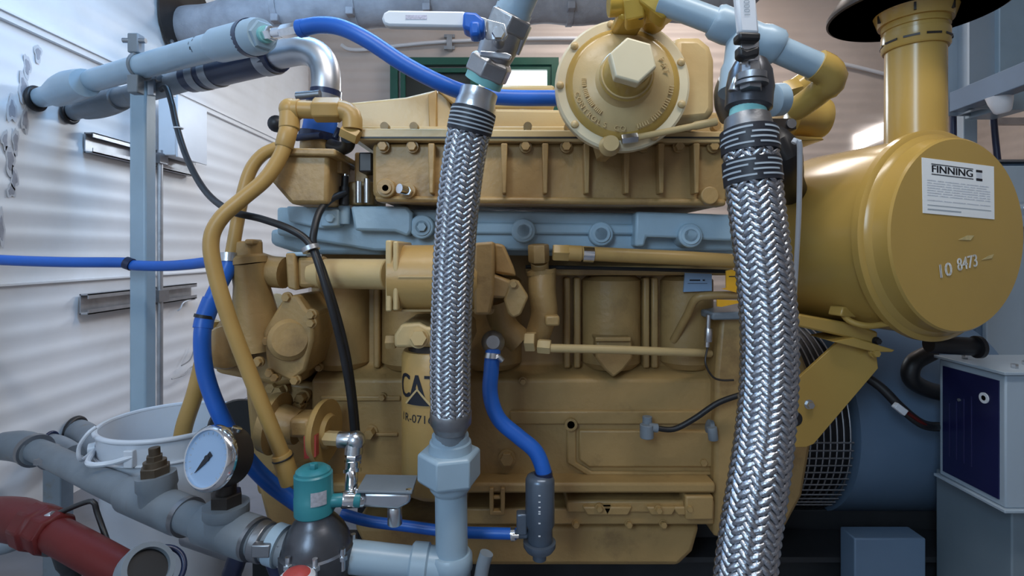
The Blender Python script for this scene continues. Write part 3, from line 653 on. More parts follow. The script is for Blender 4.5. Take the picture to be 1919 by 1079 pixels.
tri2 = ([Vector((-0.030, -0.0145, 0)), Vector((0.030, -0.0145, 0)), Vector((0, 0.017, 0))], [(0, 1, 2)])
def oncyl2(g, a, z, e): return [Vector((fc.x + (fr+e)*math.sin(a + p.x/fr), 1.02 - (fr+e)*math.cos(a + p.x/fr), z + p.y)) for p in g[0]], g[1]
part('emblem', oncyl2(subdiv(tri2), -0.38, fz(744), 0.0011), 'cream', OF)
part('emblem', oncyl2(subdiv(tri), -0.38, fz(744), 0.0016), 'ink', OF)
part('lettering', oncyl(subdiv(text2('1R-0716', 0.021, 0.068), 2), -0.45, fz(785)), 'ink', OF)

# ================================================================== blue hoses
BH = thing('blue_hose', 'blue hose arching from the upper wall pipe behind the left braided hose', 'hose', (570, 48, 0.98))
part('hose_body', tb([(564, 53, 0.98), (600, 47, 0.97), (640, 52, 0.96), (690, 76, 0.955), (760, 122, 0.96), (830, 158, 0.97), (880, 175, 0.995), (950, 183, 1.0), (1045, 184, 1.0)], 0.0148, 20), 'blue', BH)
part('end_ferrule', cyb((560, 54, 0.982), (572, 52, 0.978), 0.0158), 'blue', BH)
B2 = thing('blue_hose', 'blue hose coming from the left frame edge tied to the grey post', 'hose', (0, 486, 1.30))
part('hose_body', tb([(-160, 478, 1.28), (0, 487, 1.28), (120, 491, 1.28), (235, 492, 1.285), (250, 497, 1.285), (320, 498, 1.27), (390, 491, 1.22), (428, 484, 1.13)], 0.0125, 16), 'blue', B2)
part('cable_tie', ring((236, 492, 1.284), (247, 496, 1.284), 0.0150, 0.010), 'navy', B2)
B3 = thing('blue_hose', 'blue hose dropping past the white pail and behind the pressure gauge', 'hose', (430, 484, 1.04))
part('hose_body', tb([(432, 478, 1.04), (428, 500, 1.035), (408, 540, 1.02), (388, 585, 1.01), (379, 630, 1.0), (385, 700, 1.0), (412, 775, 1.0), (452, 845, 1.01), (500, 900, 1.02), (560, 945, 1.03)], 0.0152, 18), 'blue', B3)
part('hose_collar', sweep(Path([(398, 560, 1.014), (384, 596, 1.008), (380, 615, 1.003)]), 0.0172), 'blue', B3)
part('tie', ring((384, 590, 1.008), (382.5, 596, 1.007), 0.0180, 0.013), 'dark', B3)
part('hose_clamp', ring((431, 474, 1.04), (430, 490, 1.038), 0.0178, 0.012), 'steel', B3)
B4 = thing('blue_hose', 'blue hose from the round adapter down to the small grey filter', 'hose', (925, 650, 0.98))
part('hose_body', tb([(925, 645, 0.985), (921, 690, 0.975), (919, 740, 0.97), (935, 785, 0.965), (972, 818, 0.96), (1003, 845, 0.955), (1018, 880, 0.95), (1020, 900, 0.95)], 0.0142, 18), 'blue', B4)
part('hose_clamp', [ring((923, 662, 0.98), (922, 672, 0.978), 0.0155, 0.012), cy((934, 668, 0.965), (942, 676, 0.965), 0.005)], 'steel', B4)
part('elbow_cap', [lathe(pt(924, 641, 0.97), pt(924, 641, 1.0), [(0, 0), (0, 0.012), (0.3, 0.020), (1, 0.022)], 24)], 'dsteel', B4)
B5 = thing('blue_hose', 'short blue hose low down between the conduit box and the grey filter', 'hose', (740, 985, 0.97))
part('hose_body', tb([(640, 962, 0.99), (690, 976, 0.985), (760, 985, 0.98), (850, 996, 0.97), (968, 1000, 0.955)], 0.0100, 14), 'blue', B5)
part('hose_clamp', [ring((958, 1000, 0.957), (966, 1000, 0.956), 0.012, 0.008), cy((960, 1004, 0.942), (972, 1004, 0.942), 0.004)], 'chrome', B5)

# ---- small grey filter
GF = thing('inline_filter', 'small grey cylindrical filter hanging at the end of the right blue hose', 'filter', (1012, 1050, 0.95))
part('body', lathe((1012, 1016, 0.95), (1012, 888, 0.95), [(0, 0.020), (0.05, 0.0225), (0.22, 0.0225), (0.28, 0.026), (0.92, 0.026), (0.97, 0.023), (1, 0.016)], 30), 'gun', GF)
part('drain_bowl', [lathe((1011, 1030, 0.95), (1011, 1014, 0.95), [(0, 0.024), (0.5, 0.029), (1, 0.029)], 28), cyb((1011, 1048, 0.95), (1011, 1028, 0.95), 0.012)], 'gun', GF)
part('inlet_lug', [bx(968, 964, 988, 1004, 0.94, 0.96), cy((965, 1000, 0.95), (990, 1000, 0.95), 0.008)], 'gun', GF, bevel=0.003)
part('scale', [bx(1009, y, 1013, y+2, 0.9232, 0.9245) for y in (928, 940, 950, 958, 962, 980, 1004)], 'white', GF)
part('swivel', cyb((1020, 898, 0.95), (1018, 884, 0.95), 0.016), 'navy', GF)

# ================================================================== braided hoses with their valves
def braided(nm, label, pts, r, s_from, s_to, tail):
    t = thing(nm, label, 'hose', pts[-1]); P = Path(pts, 14)
    part('core', sweep(P, r - 0.0028, s_from, P.len*s_to, 20), 'soot', t)
    part('braid', braid_geo(P, r - 0.0012, s_from, P.len*s_to), 'braid', t, ang=60, kind='stuff')
    return t, P
LH, LP = braided('braided_hose', 'left braided steel hose hanging in front of the oil filter', [(898, 172, 0.80), (884, 225, 0.80), (869, 300, 0.81), (857, 400, 0.82), (850, 500, 0.83), (846, 600, 0.84), (844, 690, 0.85), (845, 772, 0.86)], 0.0315, 0.055, 1.0, 0)
part('upper_ferrule', [sweep(LP, lambda f: 0.0285 if f < 0.5 else 0.0305, 0.0, 0.035, 28, 0.006)], 'steel', LH)
part('label_band', sweep(LP, 0.0340, 0.030, 0.062, 28), 'ink', LH)
for i in range(5):
    part('print_line', arcpatch(LP, 0.034 + i*0.0052, 0.036 + i*0.0052, 0, 2*PI, 0.0344, 40), 'inkg', LH)
part('lower_collar', lathe((845, 768, 0.86), (844, 806, 0.865), [(0, 0.0325), (0.06, 0.0335), (0.6, 0.0335), (0.75, 0.030), (1, 0.027)], 30), 'dsteel', LH)
part('weld_neck', cyb((844, 800, 0.865), (844, 826, 0.87), 0.0245), 'greyd', LH)
RH, RP = braided('braided_hose', 'right braided steel hose hanging in front of the flywheel housing', [(1400, 222, 0.665), (1404, 260, 0.66), (1410, 330, 0.655), (1421, 420, 0.65), (1433, 520, 0.645), (1441, 620, 0.64), (1440, 720, 0.635), (1432, 820, 0.625), (1418, 920, 0.61), (1404, 1010, 0.60), (1394, 1100, 0.59), (1388, 1180, 0.585)], 0.0315, 0.02, 1.0, 0)
part('upper_ferrule', sweep(RP, lambda f: 0.027 + 0.003*f, -0.0, 0.020, 28, 0.004), 'dsteel', RH)
part('label_band', sweep(RP, 0.0340, 0.018, 0.046, 30), 'ink', RH)
part('label_band', sweep(RP, 0.0340, 0.056, 0.084, 30), 'ink', RH)
for s0 in (0.021, 0.059):
    for i in range(4):
        q = 0.45 + 0.25*(i % 3)
        part('print_line', [arcpatch(RP, s0+i*0.006, s0+0.0022+i*0.006, q, q+1.0+0.2*(i % 2), 0.0344, 12), arcpatch(RP, s0+i*0.006, s0+0.0022+i*0.006, q+1.4, q+2.5, 0.0344, 12)], 'inkg', RH)

# left ball valve, up the axis of the hose
LV = thing('ball_valve', 'left steel ball valve with white lever above the braided hose', 'valve', (898, 172, 0.80))
a0, a1 = pt(898, 172, 0.80), pt(985, -30, 0.74)
ax = a1 - a0
def la(f): return a0 + ax*f
part('tape_ring', cy(la(0.085), la(0.155), 0.0285, seg=28), 'tape', LV)
part('end_nut', lathe(la(0.15), la(0.33), [(0, 0.031), (0.06, 0.034), (0.80, 0.034), (1, 0.028)], 6, 0.45), 'cast_steel', LV, bevel=0.002)
part('body', lathe(la(0.30), la(0.66), [(0, 0.025), (0.2, 0.027), (0.5, 0.029), (0.8, 0.027), (1, 0.025)], 28), 'cast_steel', LV)
part('end_nut', lathe(la(0.58), la(0.74), [(0, 0.030), (0.1, 0.033), (0.9, 0.033), (1, 0.028)], 6, 0.2), 'cast_steel', LV, bevel=0.002)
part('stop_plate', pr([(899, 94), (950, 98), (960, 103), (955, 112), (899, 104)], 0.735, 0.742), 'steel', LV, bevel=0.0015)
part('stem_nut', [hexa(pt(934, 60, 0.700), pt(934, 60, 0.700)+DY*0.012, 0.0085), disc(934, 60, 0.708, 13, 0.006)], 'steel', LV)
part('stem', cy(pt(934, 60, 0.71), pt(934, 60, 0.71)+DY*0.05, 0.008), 'steel', LV)
part('side_bolt', cyb(la(0.36) + Vector((0.030, -0.005, 0)), la(0.62) + Vector((0.030, -0.005, 0)), 0.006), 'steel', LV)
lev = part('lever', [pr([(908, 34), (946, 44), (952, 66), (944, 76), (912, 74), (898, 58)], 0.712, 0.716), pr([(868, 22), (912, 34), (912, 60), (872, 52)], 0.705, 0.716)], 'steel', LV, bevel=0.001)
hp = [(715, 33), (719, 23), (728, 18), (872, 20), (872, 51), (728, 48), (718, 44)]
grip = part('lever_grip', pr(hp, 0.690, 0.704), 'white', LV, bevel=0.003)
part('print', [bx(760, 28, 800, 36, 0.6896, 0.690)], mat('faint_print', (0.52, 0.50, 0.60), 0.5, 0, 0.3, 400), grip)
part('lever_sleeve', [pr([(868, 20), (892, 22), (909, 36), (906, 62), (888, 60), (866, 51)], 0.684, 0.712), bx(880, 38, 900, 66, 0.68, 0.705)], 'blue', LV, bevel=0.004)
part('supply_pipe', [tb([la(0.70), la(1.1), la(1.5), la(1.9) + DZ*0.05, la(2.0) + DZ*0.35, la(2.0) + DZ*1.0, Vector((la(2.0).x, la(2.0).y, ZT))], 0.0245, 28), cy(la(0.70), la(0.78), 0.0265, seg=28)], 'grey', label='short grey blue pipe rising out of frame above the left ball valve', cat='pipe')

# right ball valve
RV = thing('ball_valve', 'right steel ball valve with upright white lever above the braided hose', 'valve', (1400, 222, 0.665))
part('tape_ring', cy((1401, 226, 0.665), (1402, 203, 0.668), 0.0225, 0.0215, 28), 'tape', RV)
part('end_nut', lathe((1402, 208, 0.67), (1404, 180, 0.672), [(0, 0.024), (0.2, 0.028), (1, 0.028)], 30), 'iron', RV)
part('body', [lathe((1404, 190, 0.672), (1407, 118, 0.68), [(0, 0.027), (0.35, 0.029), (0.75, 0.026), (1, 0.020)], 30)], 'iron', RV)
part('packing_nut', [hexa((1407, 170, 0.645), (1408, 146, 0.648), 0.0135), cy((1408, 150, 0.648), (1408, 138, 0.648), 0.0175), cy((1408, 160, 0.645), (1408, 154, 0.645), 0.019)], 'dsteel', RV)
part('stem_nut', [hexa((1408, 138, 0.646), (1408, 120, 0.648), 0.0115), cy((1408, 146, 0.646), (1408, 116, 0.65), 0.006)], 'steel', RV)
part('lever', [pr([(1388, 108), (1424, 108), (1424, 120), (1388, 120)], 0.640, 0.644), pr([(1389, 76), (1423, 76), (1424, 112), (1388, 112)], 0.636, 0.640)], 'steel', RV, bevel=0.001)
part('lever_sleeve', [pr([(1385, 58), (1427, 60), (1426, 76), (1386, 74)], 0.625, 0.645), pr([(1386, 84), (1400, 92), (1425, 84), (1424, 104), (1398, 110), (1386, 104)], 0.628, 0.645)], 'dark', RV, bevel=0.003)
g2 = part('lever_grip', pr([(1379, -20), (1416, -20), (1424, 62), (1387, 60)], 0.626, 0.638), 'white', RV, bevel=0.003)
tx = text2('0001', 0.010, 0.018)
part('print', onframe(tx, pt(1399, 14, 0.6255), Vector((0.05, 0, -1)).normalized(), Vector((1, 0, 0.05)).normalized(), -DY), 'inkg', g2)
part('flange_disc', lathe((1444, 188, 0.76), (1466, 186, 0.765), [(0, 0.020), (0.1, 0.023), (0.9, 0.023), (1, 0.020)], 28), 'grey', RV)
part('body_bolt', cyb((1375, 172, 0.66), (1384, 148, 0.66), 0.007), 'steel', RV)
part('body_bolt', cyb((1436, 172, 0.66), (1430, 148, 0.66), 0.007), 'steel', RV)

# grey gas pipe with tee
GPp = thing('gas_pipe', 'grey blue gas pipe with a tee sloping down to a yellow elbow', 'pipe', (1400, 70, 0.76))
part('pipe_body', cyb((1238, 2, 0.80), (1345, 42, 0.78), 0.0185, 0.02), 'grey', GPp)
part('tee', [lathe((1336, 38, 0.78), (1460, 92, 0.775), [(0, 0.022), (0.06, 0.0255), (0.25, 0.0255), (0.4, 0.0225), (0.65, 0.0225), (0.75, 0.026), (0.94, 0.026), (1, 0.022)], 28)], 'grey', GPp)
part('tee_branch', lathe((1392, 66, 0.775), (1380, 175, 0.76), [(0, 0.022), (0.5, 0.022), (0.6, 0.025), (1, 0.025)], 28), 'grey', GPp)
part('pipe_body', cyb((1448, 88, 0.775), (1548, 132, 0.775), 0.0190, 0.02), 'grey', GPp)
part('branch_pipe', tb([(1362, 150, 0.84), (1354, 172, 0.86), (1354, 195, 0.88), (1362, 220, 0.92)], 0.013), 'dsteel', GPp)
part('yellow_elbow', tb([(1528, 122, 0.775), (1548, 132, 0.776), (1556, 148, 0.782), (1540, 168, 0.80), (1510, 192, 0.83), (1490, 205, 0.85)], lambda f: 0.0225 if f < 0.45 else 0.019, n=10), 'drum', GPp)
CB = thing('mixer_valve', 'yellow gas mixer housing with dark fittings behind the right ball valve', 'valve', (1510, 260, 0.98))
part('housing', lathe((1478, 218, 0.98), (1545, 222, 0.98), [(0, 0.02), (0.1, 0.034), (0.75, 0.040), (0.9, 0.038), (1, 0.034)], 30), 'drum', CB)
part('adaptor', tb([(1500, 228, 1.0), (1450, 240, 1.08), (1390, 250, 1.15)], 0.030), 'cast', CB)
part('flange', pr([(1465, 253), (1540, 257), (1546, 262), (1500, 264), (1465, 259)], 0.94, 1.04), 'drum', CB, bevel=0.002)
part('cap_nut', [hexa((1466, 176, 0.95), (1494, 168, 0.95), 0.022), cyb((1490, 168, 0.96), (1515, 150, 0.96), 0.02)], 'drum', CB)
part('linkage', [tb([(1478, 205, 0.93), (1500, 196, 0.92), (1530, 186, 0.90)], 0.012), bx(1446, 222, 1492, 242, 0.92, 0.96)], 'soot', CB)
part('spring_cap', disc(1484, 231, 0.915, 9, 0.02), 'dsteel', CB)
part('intake_elbow', tb([(1405, 258, 1.02), (1440, 262, 0.94), (1466, 284, 0.91), (1472, 315, 0.95), (1478, 345, 1.06), (1500, 390, 1.20)], 0.029, 22), 'dark', label='black rubber intake elbow behind the right braided hose', cat='hose')
wr_ = thing('white_cable', 'thin white cable hanging straight beside the air cleaner drum', 'cable', (1487, 575, 0.78))
part('cable_body', tb([(1487, 268, 0.80), (1492, 261, 0.80), (1498, 268, 0.80), (1499, 300, 0.82), (1497, 400, 0.88), (1492, 500, 0.95), (1489, 560, 1.0), (1492, 592, 1.04)], 0.0040, 10), 'white', wr_)

# ================================================================== gas regulator
RG = thing('gas_regulator', 'round yellow gas regulator with big hex cap and embossed lettering', 'regulator', (1165, 285, 0.9))
rc = pt(1166, 158, 0.90)
rn = Vector((-0.05, -0.99, 0.04)).normalized(); ru = Vector((0.99, -0.05, 0)).normalized(); rv = rn.cross(ru) * -1
if rv.z < 0: rv = -rv
R0 = 0.113
part('flange', lathe(rc + rn*0.0, rc - rn*0.022, [(0, R0-0.004), (0.15, R0), (0.85, R0), (1, R0-0.004)], 64), 'pale', RG)
part('bonnet', lathe(rc - rn*0.004, rc + rn*0.052, [(0, 0.094), (0.14, 0.092), (0.24, 0.084), (0.36, 0.074), (0.44, 0.060), (0.52, 0.048), (0.70, 0.043), (1, 0.041)], 64), 'cream', RG)
part('neck', lathe(rc + rn*0.045, rc + rn*0.082, [(0, 0.044), (0.3, 0.036), (1, 0.033)], 40), 'drum', RG)
part('hex_cap', lathe(rc + rn*0.080, rc + rn*0.104, [(0, 0.034), (0.1, 0.0365), (0.9, 0.0365), (1, 0.034)], 6, 0.3), 'pale', RG, bevel=0.0015)
for k in range(9):
    q = 0.35 + 2*PI*k/9; p = rc + (ru*math.cos(q) + rv*math.sin(q)) * 0.1045
    part('screw', lathe(p, p + rn*0.006, [(0, 0.0068), (0.6, 0.0062), (1, 0.003)], 12), 'cream', RG)
def ringtext(s, q0, rad, size, flip, off):                 # embossed letters set round the bonnet
    g = ([], []); step = size*0.82/rad
    for i, ch in enumerate(s):
        if ch == ' ': continue
        tg = text2(ch, size, None, 0.0010); q = q0 + (i - (len(s)-1)/2)*step*(1 if flip else -1)
        e = ru*math.cos(q) + rv*math.sin(q); tn = -ru*math.sin(q) + rv*math.cos(q)
        uu, vv = (tn, -e) if flip else (-tn, e)
        v, f = onframe(tg, rc + e*rad + rn*off, uu, vv, rn); b = len(g[0]); g[0].extend(v); g[1].extend([tuple(j+b for j in w_) for w_ in f])
    return g
part('embossing', [ringtext('CONTROLS CO', 4.05, 0.080, 0.0125, True, 0.0155), ringtext('PAT', 0.35, 0.070, 0.0125, False, 0.0205)], 'cream', RG, kind='stuff')
emb = []
for k in range(46):                                        # worn raised marks that can no longer be read
    q = (3.1 + 0.045*k) if k < 24 else (5.0 + 0.055*(k-24)); rad = 0.0665 if k < 24 else 0.0795; off = 0.0225 if k < 24 else 0.0160
    if k % 6 == 5: continue
    e = ru*math.cos(q) + rv*math.sin(q); tn = -ru*math.sin(q) + rv*math.cos(q); c = rc + e*rad + rn*(off - 0.001)
    emb.append(prism3([c + e*x + tn*y for x, y in ((-0.0035, -0.0009), (0.0035, -0.0009), (0.0035, 0.0009), (-0.0035, 0.0009))], rn*0.002))
part('embossing', emb, 'cream', RG, kind='stuff')
part('groove_shade_band', lathe(rc + rn*0.0005, rc + rn*0.0095, [(0, 0.0955), (0.35, 0.0928), (1, 0.0848)], 64), 'drum', RG)  # ochre band at the groove: mostly shading, put in as colour
part('lower_body', [lathe(rc - rn*0.02, rc - rn*0.13, [(0, 0.10), (0.3, 0.09), (1, 0.05)], 48)], 'cream', RG)
part('side_chamber', pr([(1262, 66), (1312, 66), (1334, 84), (1342, 110), (1342, 205), (1330, 226), (1262, 232)], 0.935, 1.05), 'cream', RG, bevel=0.014)
part('boss', lathe(rc + rv*-0.105 - ru*0.022 + rn*0.002, rc + rv*-0.105 - ru*0.022 + rn*0.022, [(0, 0.018), (0.5, 0.015), (1, 0.013)], 24), 'cream', RG)
ps = rc + rv*-0.098 + rn*0.016
part('vent_nut', hexa(ps - ru*0.004, ps + ru*0.022 + rv*0.003, 0.0085), 'steel', RG)
part('vent_tube', lathe(ps + ru*0.020 + rv*0.003, ps + ru*0.150 + rv*0.028, [(0, 0.0055), (0.7, 0.0055), (0.74, 0.007), (1, 0.0065)], 14), 'cream', RG)
part('foot', pr([(1120, 255), (1150, 262), (1150, 292), (1130, 290)], 0.93, 1.0), 'cast', RG, bevel=0.004)
FB = thing('brass_fitting', 'yellow brass tee and hex fittings on top of the regulator', 'fitting', (1200, 60, 0.86))
part('hex', lathe((1168, 22, 0.84), (1238, 8, 0.83), [(0, 0.026), (0.06, 0.029), (0.5, 0.029), (0.54, 0.024), (1, 0.024)], 6, 0.2), 'gold', FB, bevel=0.002)
part('hex', lathe((1214, -12, 0.82), (1262, 24, 0.81), [(0, 0.026), (0.1, 0.0285), (0.9, 0.0285), (1, 0.025)], 6, 0.2), 'gold', FB, bevel=0.002)
part('elbow', tb([(1206, 8, 0.83), (1218, 22, 0.86), (1226, 40, 0.895)], 0.021), 'gold', FB)
part('saddle', pr([(1156, 18), (1206, 18), (1212, 40), (1162, 36)], 0.835, 0.90), 'gold', FB, bevel=0.006)
part('port', cyb(pt(1200, 28, 0.818), pt(1200, 28, 0.86), 0.007), 'soot', FB)
part('port', cyb((1140, 10, 0.84), (1172, 8, 0.84), 0.018), 'gold', FB)

# ================================================================== air cleaner
th = math.radians(18)
an = Vector((math.sin(th), -math.cos(th), 0)); au = Vector((math.cos(th), math.sin(th), 0)); ac = pt(1745, 442, 1.0)
AC = thing('air_cleaner', 'big yellow air cleaner drum with white sticker and mushroom capped stack', 'air cleaner', ac - DZ*0.20)
part('drum', lathe(ac - an*0.27, ac, [(0, 0), (0, 0.10), (0.04, 0.15), (0.12, 0.182), (0.2, 0.186), (1, 0.186)], 72), 'drum', AC)
part('rim', lathe(ac - an*0.006, ac + an*0.014, [(0, 0.190), (0.2, 0.1965), (0.8, 0.1965), (1, 0.191)], 80), 'drum', AC)
LD = part('lid', lathe(ac + an*0.008, ac + an*0.050, [(0, 0.190), (0.2, 0.186), (0.35, 0.178), (0.7, 0.175), (0.92, 0.1745), (1, 0.171), (1, 0.0)], 80), 'drum', AC)
fo = ac + an*0.0503
def fpx(px, py):                                           # pixel -> point of the lid plane
    d = pt(px, py, 1.0) - Vector((0, 0, ZC)); o = Vector((0, 0, ZC)); return o + d * ((fo - o).dot(an) / d.dot(an))
def lid_uv(px, py): p = fpx(px, py) - fo; return p.dot(au), p.z
corner = [(1727, 295), (1862, 312), (1863, 411), (1729, 399)]
q4 = [fpx(*c) for c in corner]
st = part('sticker', prism3([q4[0], q4[3], q4[2], q4[1]], an*0.0006), 'label', AC)
so = q4[3] + an*0.0010; su = (q4[2] - q4[3]); sv = (q4[0] - q4[3])
def squad(x0, y0, x1, y1): return [so + su*x + sv*y for x, y in ((x0, y0), (x1, y0), (x1, y1), (x0, y1))], [(0, 1, 2, 3)]
tx = text2('FINNING', 0.15, 0.56)
k_ = 1.0
part('lettering', [([so + su*(p.x + 0.41 + d) + sv*(p.y*1.25 + 0.815) for p in tx[0]], tx[1]) for d in (-0.004, 0.004)], 'ink', st)
part('print', [squad(0.12, 0.900, 0.70, 0.915), squad(0.12, 0.715, 0.70, 0.730), squad(0.74, 0.86, 0.83, 0.905), squad(0.74, 0.70, 0.83, 0.745)], 'ink', st)
rnd = random.Random(7); ln = []
for i in range(9):
    y = 0.60 - i*0.045
    if i == 7: continue
    x = 0.06
    while x < 0.9:
        w_ = 0.05 + 0.22*rnd.random(); ln.append(squad(x, y, min(0.94, x + w_), y + 0.012)); x += w_ + 0.02
part('print', [squad(0.745, 0.748, 0.825, 0.857)], mat('logo_grey', (0.60, 0.64, 0.70), 0.5, 0, 0.1, 200), st)
part('print', ln, mat('pale_print', (0.58, 0.62, 0.70), 0.6, 0, 0.2, 300), st)
part('print', [squad(0.06, 0.15, 0.95, 0.163), squad(0.06, 0.07, 0.52, 0.09)], 'inkg', st)
def chalk(s, px, py, h, wd, rot, m='paint'):
    g = text2(s, h, wd); o = fpx(px, py) + an*0.0008; c_, s_ = math.cos(rot), math.sin(rot)
    u_ = au*c_ + DZ*s_; v_ = DZ*c_ - au*s_
    out = [([p + au*d for p in onframe(g, o, u_, v_, an)[0]], g[1]) for d in (-0.0008, 0.0008)]
    return part('marker_writing', out, m, LD)
chalk('10', 1772, 507, 0.034, 0.030, 0.16); chalk('8473', 1812, 493, 0.032, 0.052, 0.16)
part('marker_smear', [prism3([fpx(x, y) + an*0.0004 for x, y in ((1795, 449), (1812, 441), (1825, 441), (1818, 450))], an*0.0003), prism3([fpx(x, y) + an*0.0004 for x, y in ((1838, 487), (1852, 479), (1862, 476), (1858, 484))], an*0.0003)], mat('faint_marker', (0.52, 0.42, 0.20), 0.6, 0, 0.2, 90), LD)
sx = Vector((0.797, 1.055, 0)); zst = ac.z + 0.15
part('intake_stack', lathe(Vector((sx.x, sx.y, zst)), Vector((sx.x, sx.y, zz(85, 1.055))), [(0, 0.0515), (1, 0.0505)], 48), 'drum', AC)
zc0, zc1 = zz(95, 1.055), zz(34, 1.055)
cl = part('stack_collar', lathe(Vector((sx.x, sx.y, zc0)), Vector((sx.x, sx.y, zc1)), [(0, 0.054), (0.05, 0.0565), (0.5, 0.0565), (0.52, 0.0535), (0.62, 0.0535), (0.64, 0.0565), (1, 0.0565)], 48), 'drum', AC)
for k in range(10):
    q = 2*PI*k/10 + 0.2; e = Vector((math.cos(q), math.sin(q), 0))
    part('slot', prism3([Vector((sx.x, sx.y, zc0+0.012)) + e*0.0566 + Vector((-e.y, e.x, 0))*d + DZ*h for d, h in ((-0.013, 0), (0.013, 0), (0.013, 0.004), (-0.013, 0.004))], e*0.0008), 'soot', cl)
zcap = zz(80, 1.205)
part('rain_cap', lathe(Vector((sx.x, sx.y, zcap)), Vector((sx.x, sx.y, zcap + 0.09)), [(0, 0.148), (0.02, 0.152), (0.10, 0.152), (0.8, 0.11), (1, 0.0), (0.9, 0.0), (0.6, 0.10), (0.06, 0.146), (0, 0.148)], 64), 'soot', AC)
part('cap_throat', lathe(Vector((sx.x, sx.y, zc1 - 0.012)), Vector((sx.x, sx.y, zcap+0.075)), [(0, 0.062), (0.3, 0.072), (0.6, 0.074), (1, 0.05)], 40), 'drum', AC)
for k in range(6):
    q = 2*PI*k/6 - 1.2; e = Vector((math.cos(q), math.sin(q), 0)); c = Vector((sx.x, sx.y, zc1 + 0.005)) + e*0.0585
    part('cap_vane', prism3([c - DZ*0.012, c + DZ*0.012, c + DZ*0.012 + e*0.010, c - DZ*0.012 + e*0.010], Vector((-e.y, e.x, 0))*0.004), 'soot', AC)
hc = ac - an*0.10 + DZ*-0.145 - au*0.118
part('latch', [prism3([hc + au*x + DZ*z for x, z in ((-0.022, -0.008), (0.018, -0.014), (0.022, 0.006), (-0.016, 0.010))], an*0.03)], 'drum', AC, bevel=0.003)
part('latch_strap', tb([hc + an*0.01, hc + an*0.03 - DZ*0.018, hc + an*0.06 - DZ*0.024 + au*0.01, hc + an*0.10 - DZ*0.014 + au*0.012], 0.006, 10), 'drum', AC)
# cradle and bracket
BR = thing('mounting_bracket', 'yellow steel bracket plate carrying the air cleaner drum', 'bracket', (1520, 835, 1.06))
part('plate', pr([(1440, 760), (1580, 632), (1642, 660), (1646, 690), (1525, 832), (1510, 838), (1440, 838)], 1.06, 1.068), 'drum', BR, bevel=0.001)
part('plate_flange', pr([(1560, 640), (1600, 632), (1678, 656), (1672, 660), (1640, 660)], 1.035, 1.12), 'drum', BR, bevel=0.002)
part('cradle', pr([(1496, 588), (1600, 606), (1646, 622), (1644, 646), (1560, 626), (1496, 612)], 1.05, 1.20), 'drum', BR, bevel=0.004)
part('hole', disc(1490, 785, 1.0592, 14, 0.001, 28), 'dark', BR)
bolt(1521, 760, 1.050, 7, BR, 'steel'); bolt(1645, 663, 1.03, 7, BR, 'drum'); bolt(1648, 640, 1.04, 6, BR, 'dark')

# ================================================================== generator, cabinets, frame on the right
GN = thing('generator', 'blue grey generator barrel with wire guard behind the flywheel', 'generator', Vector((0.95, 1.55, 0.0)))
gy, gz = 1.485, 0.362
part('barrel', lathe(Vector((0.80, gy, gz)), Vector((1.2, gy, gz)), [(0, 0.235), (0.01, 0.257), (0.98, 0.257), (1, 0.235)], 64), 'gen', GN)
part('guard_core', cy(Vector((0.60, gy, gz)), Vector((0.81, gy, gz)), 0.226, seg=48), 'dark', GN)
part('end_ring', ring(Vector((0.635, gy, gz)), Vector((0.65, gy, gz)), 0.259, 0.215, 64), 'gen', GN)
for k in range(9):
    x = 0.660 + k*0.0155
    part('guard_hoop', torus(Vector((x, gy, gz)), DX, 0.250, 0.0024, 72, 6), 'dsteel', GN)
for k in range(16):
    q = PI + 0.02 + k*0.075
    e = Vector((0, math.cos(q), math.sin(q)))
    if k < 12: part('guard_bar', cy(Vector((0.655, gy, gz)) + e*0.252, Vector((0.79, gy, gz)) + e*0.252, 0.0024, seg=6), 'dsteel', GN)
part('mount_foot', box((0.745, 1.16, 0.0), (0.90, 1.212, 0.175)), 'gen', GN, bevel=0.003)
part('dark_gap_fill', box((0.58, 1.36, 0.0), (1.2, 1.70, 0.14)), 'skid', GN, bevel=0.003)  # dark block added so the gap under the generator stays dark
SK = thing('skid_rail', 'dark steel skid beam on the floor under the engine', 'skid', Vector((0.3, 1.3, 0)))
part('beam', [box((-0.62, 1.22, 0.0), (1.2, 1.34, 0.012)), box((-0.62, 1.275, 0.012), (1.2, 1.285, 0.088)), box((-0.62, 1.22, 0.088), (1.2, 1.34, 0.10))], 'skid', SK)
part('rib', box((0.55, 1.23, 0.012), (0.56, 1.33, 0.088)), 'skid', SK); part('rib', box((-0.3, 1.23, 0.012), (-0.29, 1.33, 0.088)), 'skid', SK)
part('engine_mount', box((-0.36, 1.24, 0.10), (-0.24, 1.40, 0.24)), 'skid', E, bevel=0.004)
part('engine_mount', box((0.42, 1.30, 0.10), (0.55, 1.46, 0.20)), 'skid', E, bevel=0.004)

CBX = thing('control_box', 'small grey control box with dark blue faceplate at the right', 'control box', Vector((1.0, 1.08, 0.317)))
bz0, bz1 = ZC - 0.483, ZC - 0.232
part('case', box((0.925, 1.0, bz0), (1.12, 1.155, bz1)), 'cab', CBX, bevel=0.003)
fp = part('faceplate', box((0.9225, 1.012, bz0+0.012), (0.925, 1.143, bz1-0.014)), 'panel', CBX)
part('key_switch', ring(Vector((0.9205, 1.042, bz1-0.055)), Vector((0.9226, 1.042, bz1-0.055)), 0.0105, 0.0050, 28), 'white', fp)
part('indicator', cy(Vector((0.920, 1.10, bz1-0.075)), Vector((0.9226, 1.10, bz1-0.075)), 0.003), 'galv', fp)
for k in range(4):
    part('gauge_strip', box((0.9218, 1.070+k*0.018, bz0+0.05), (0.9226, 1.072+k*0.018, bz1-0.06-0.01*k)), mat('dim_print', (0.03, 0.03, 0.10), 0.4), fp)
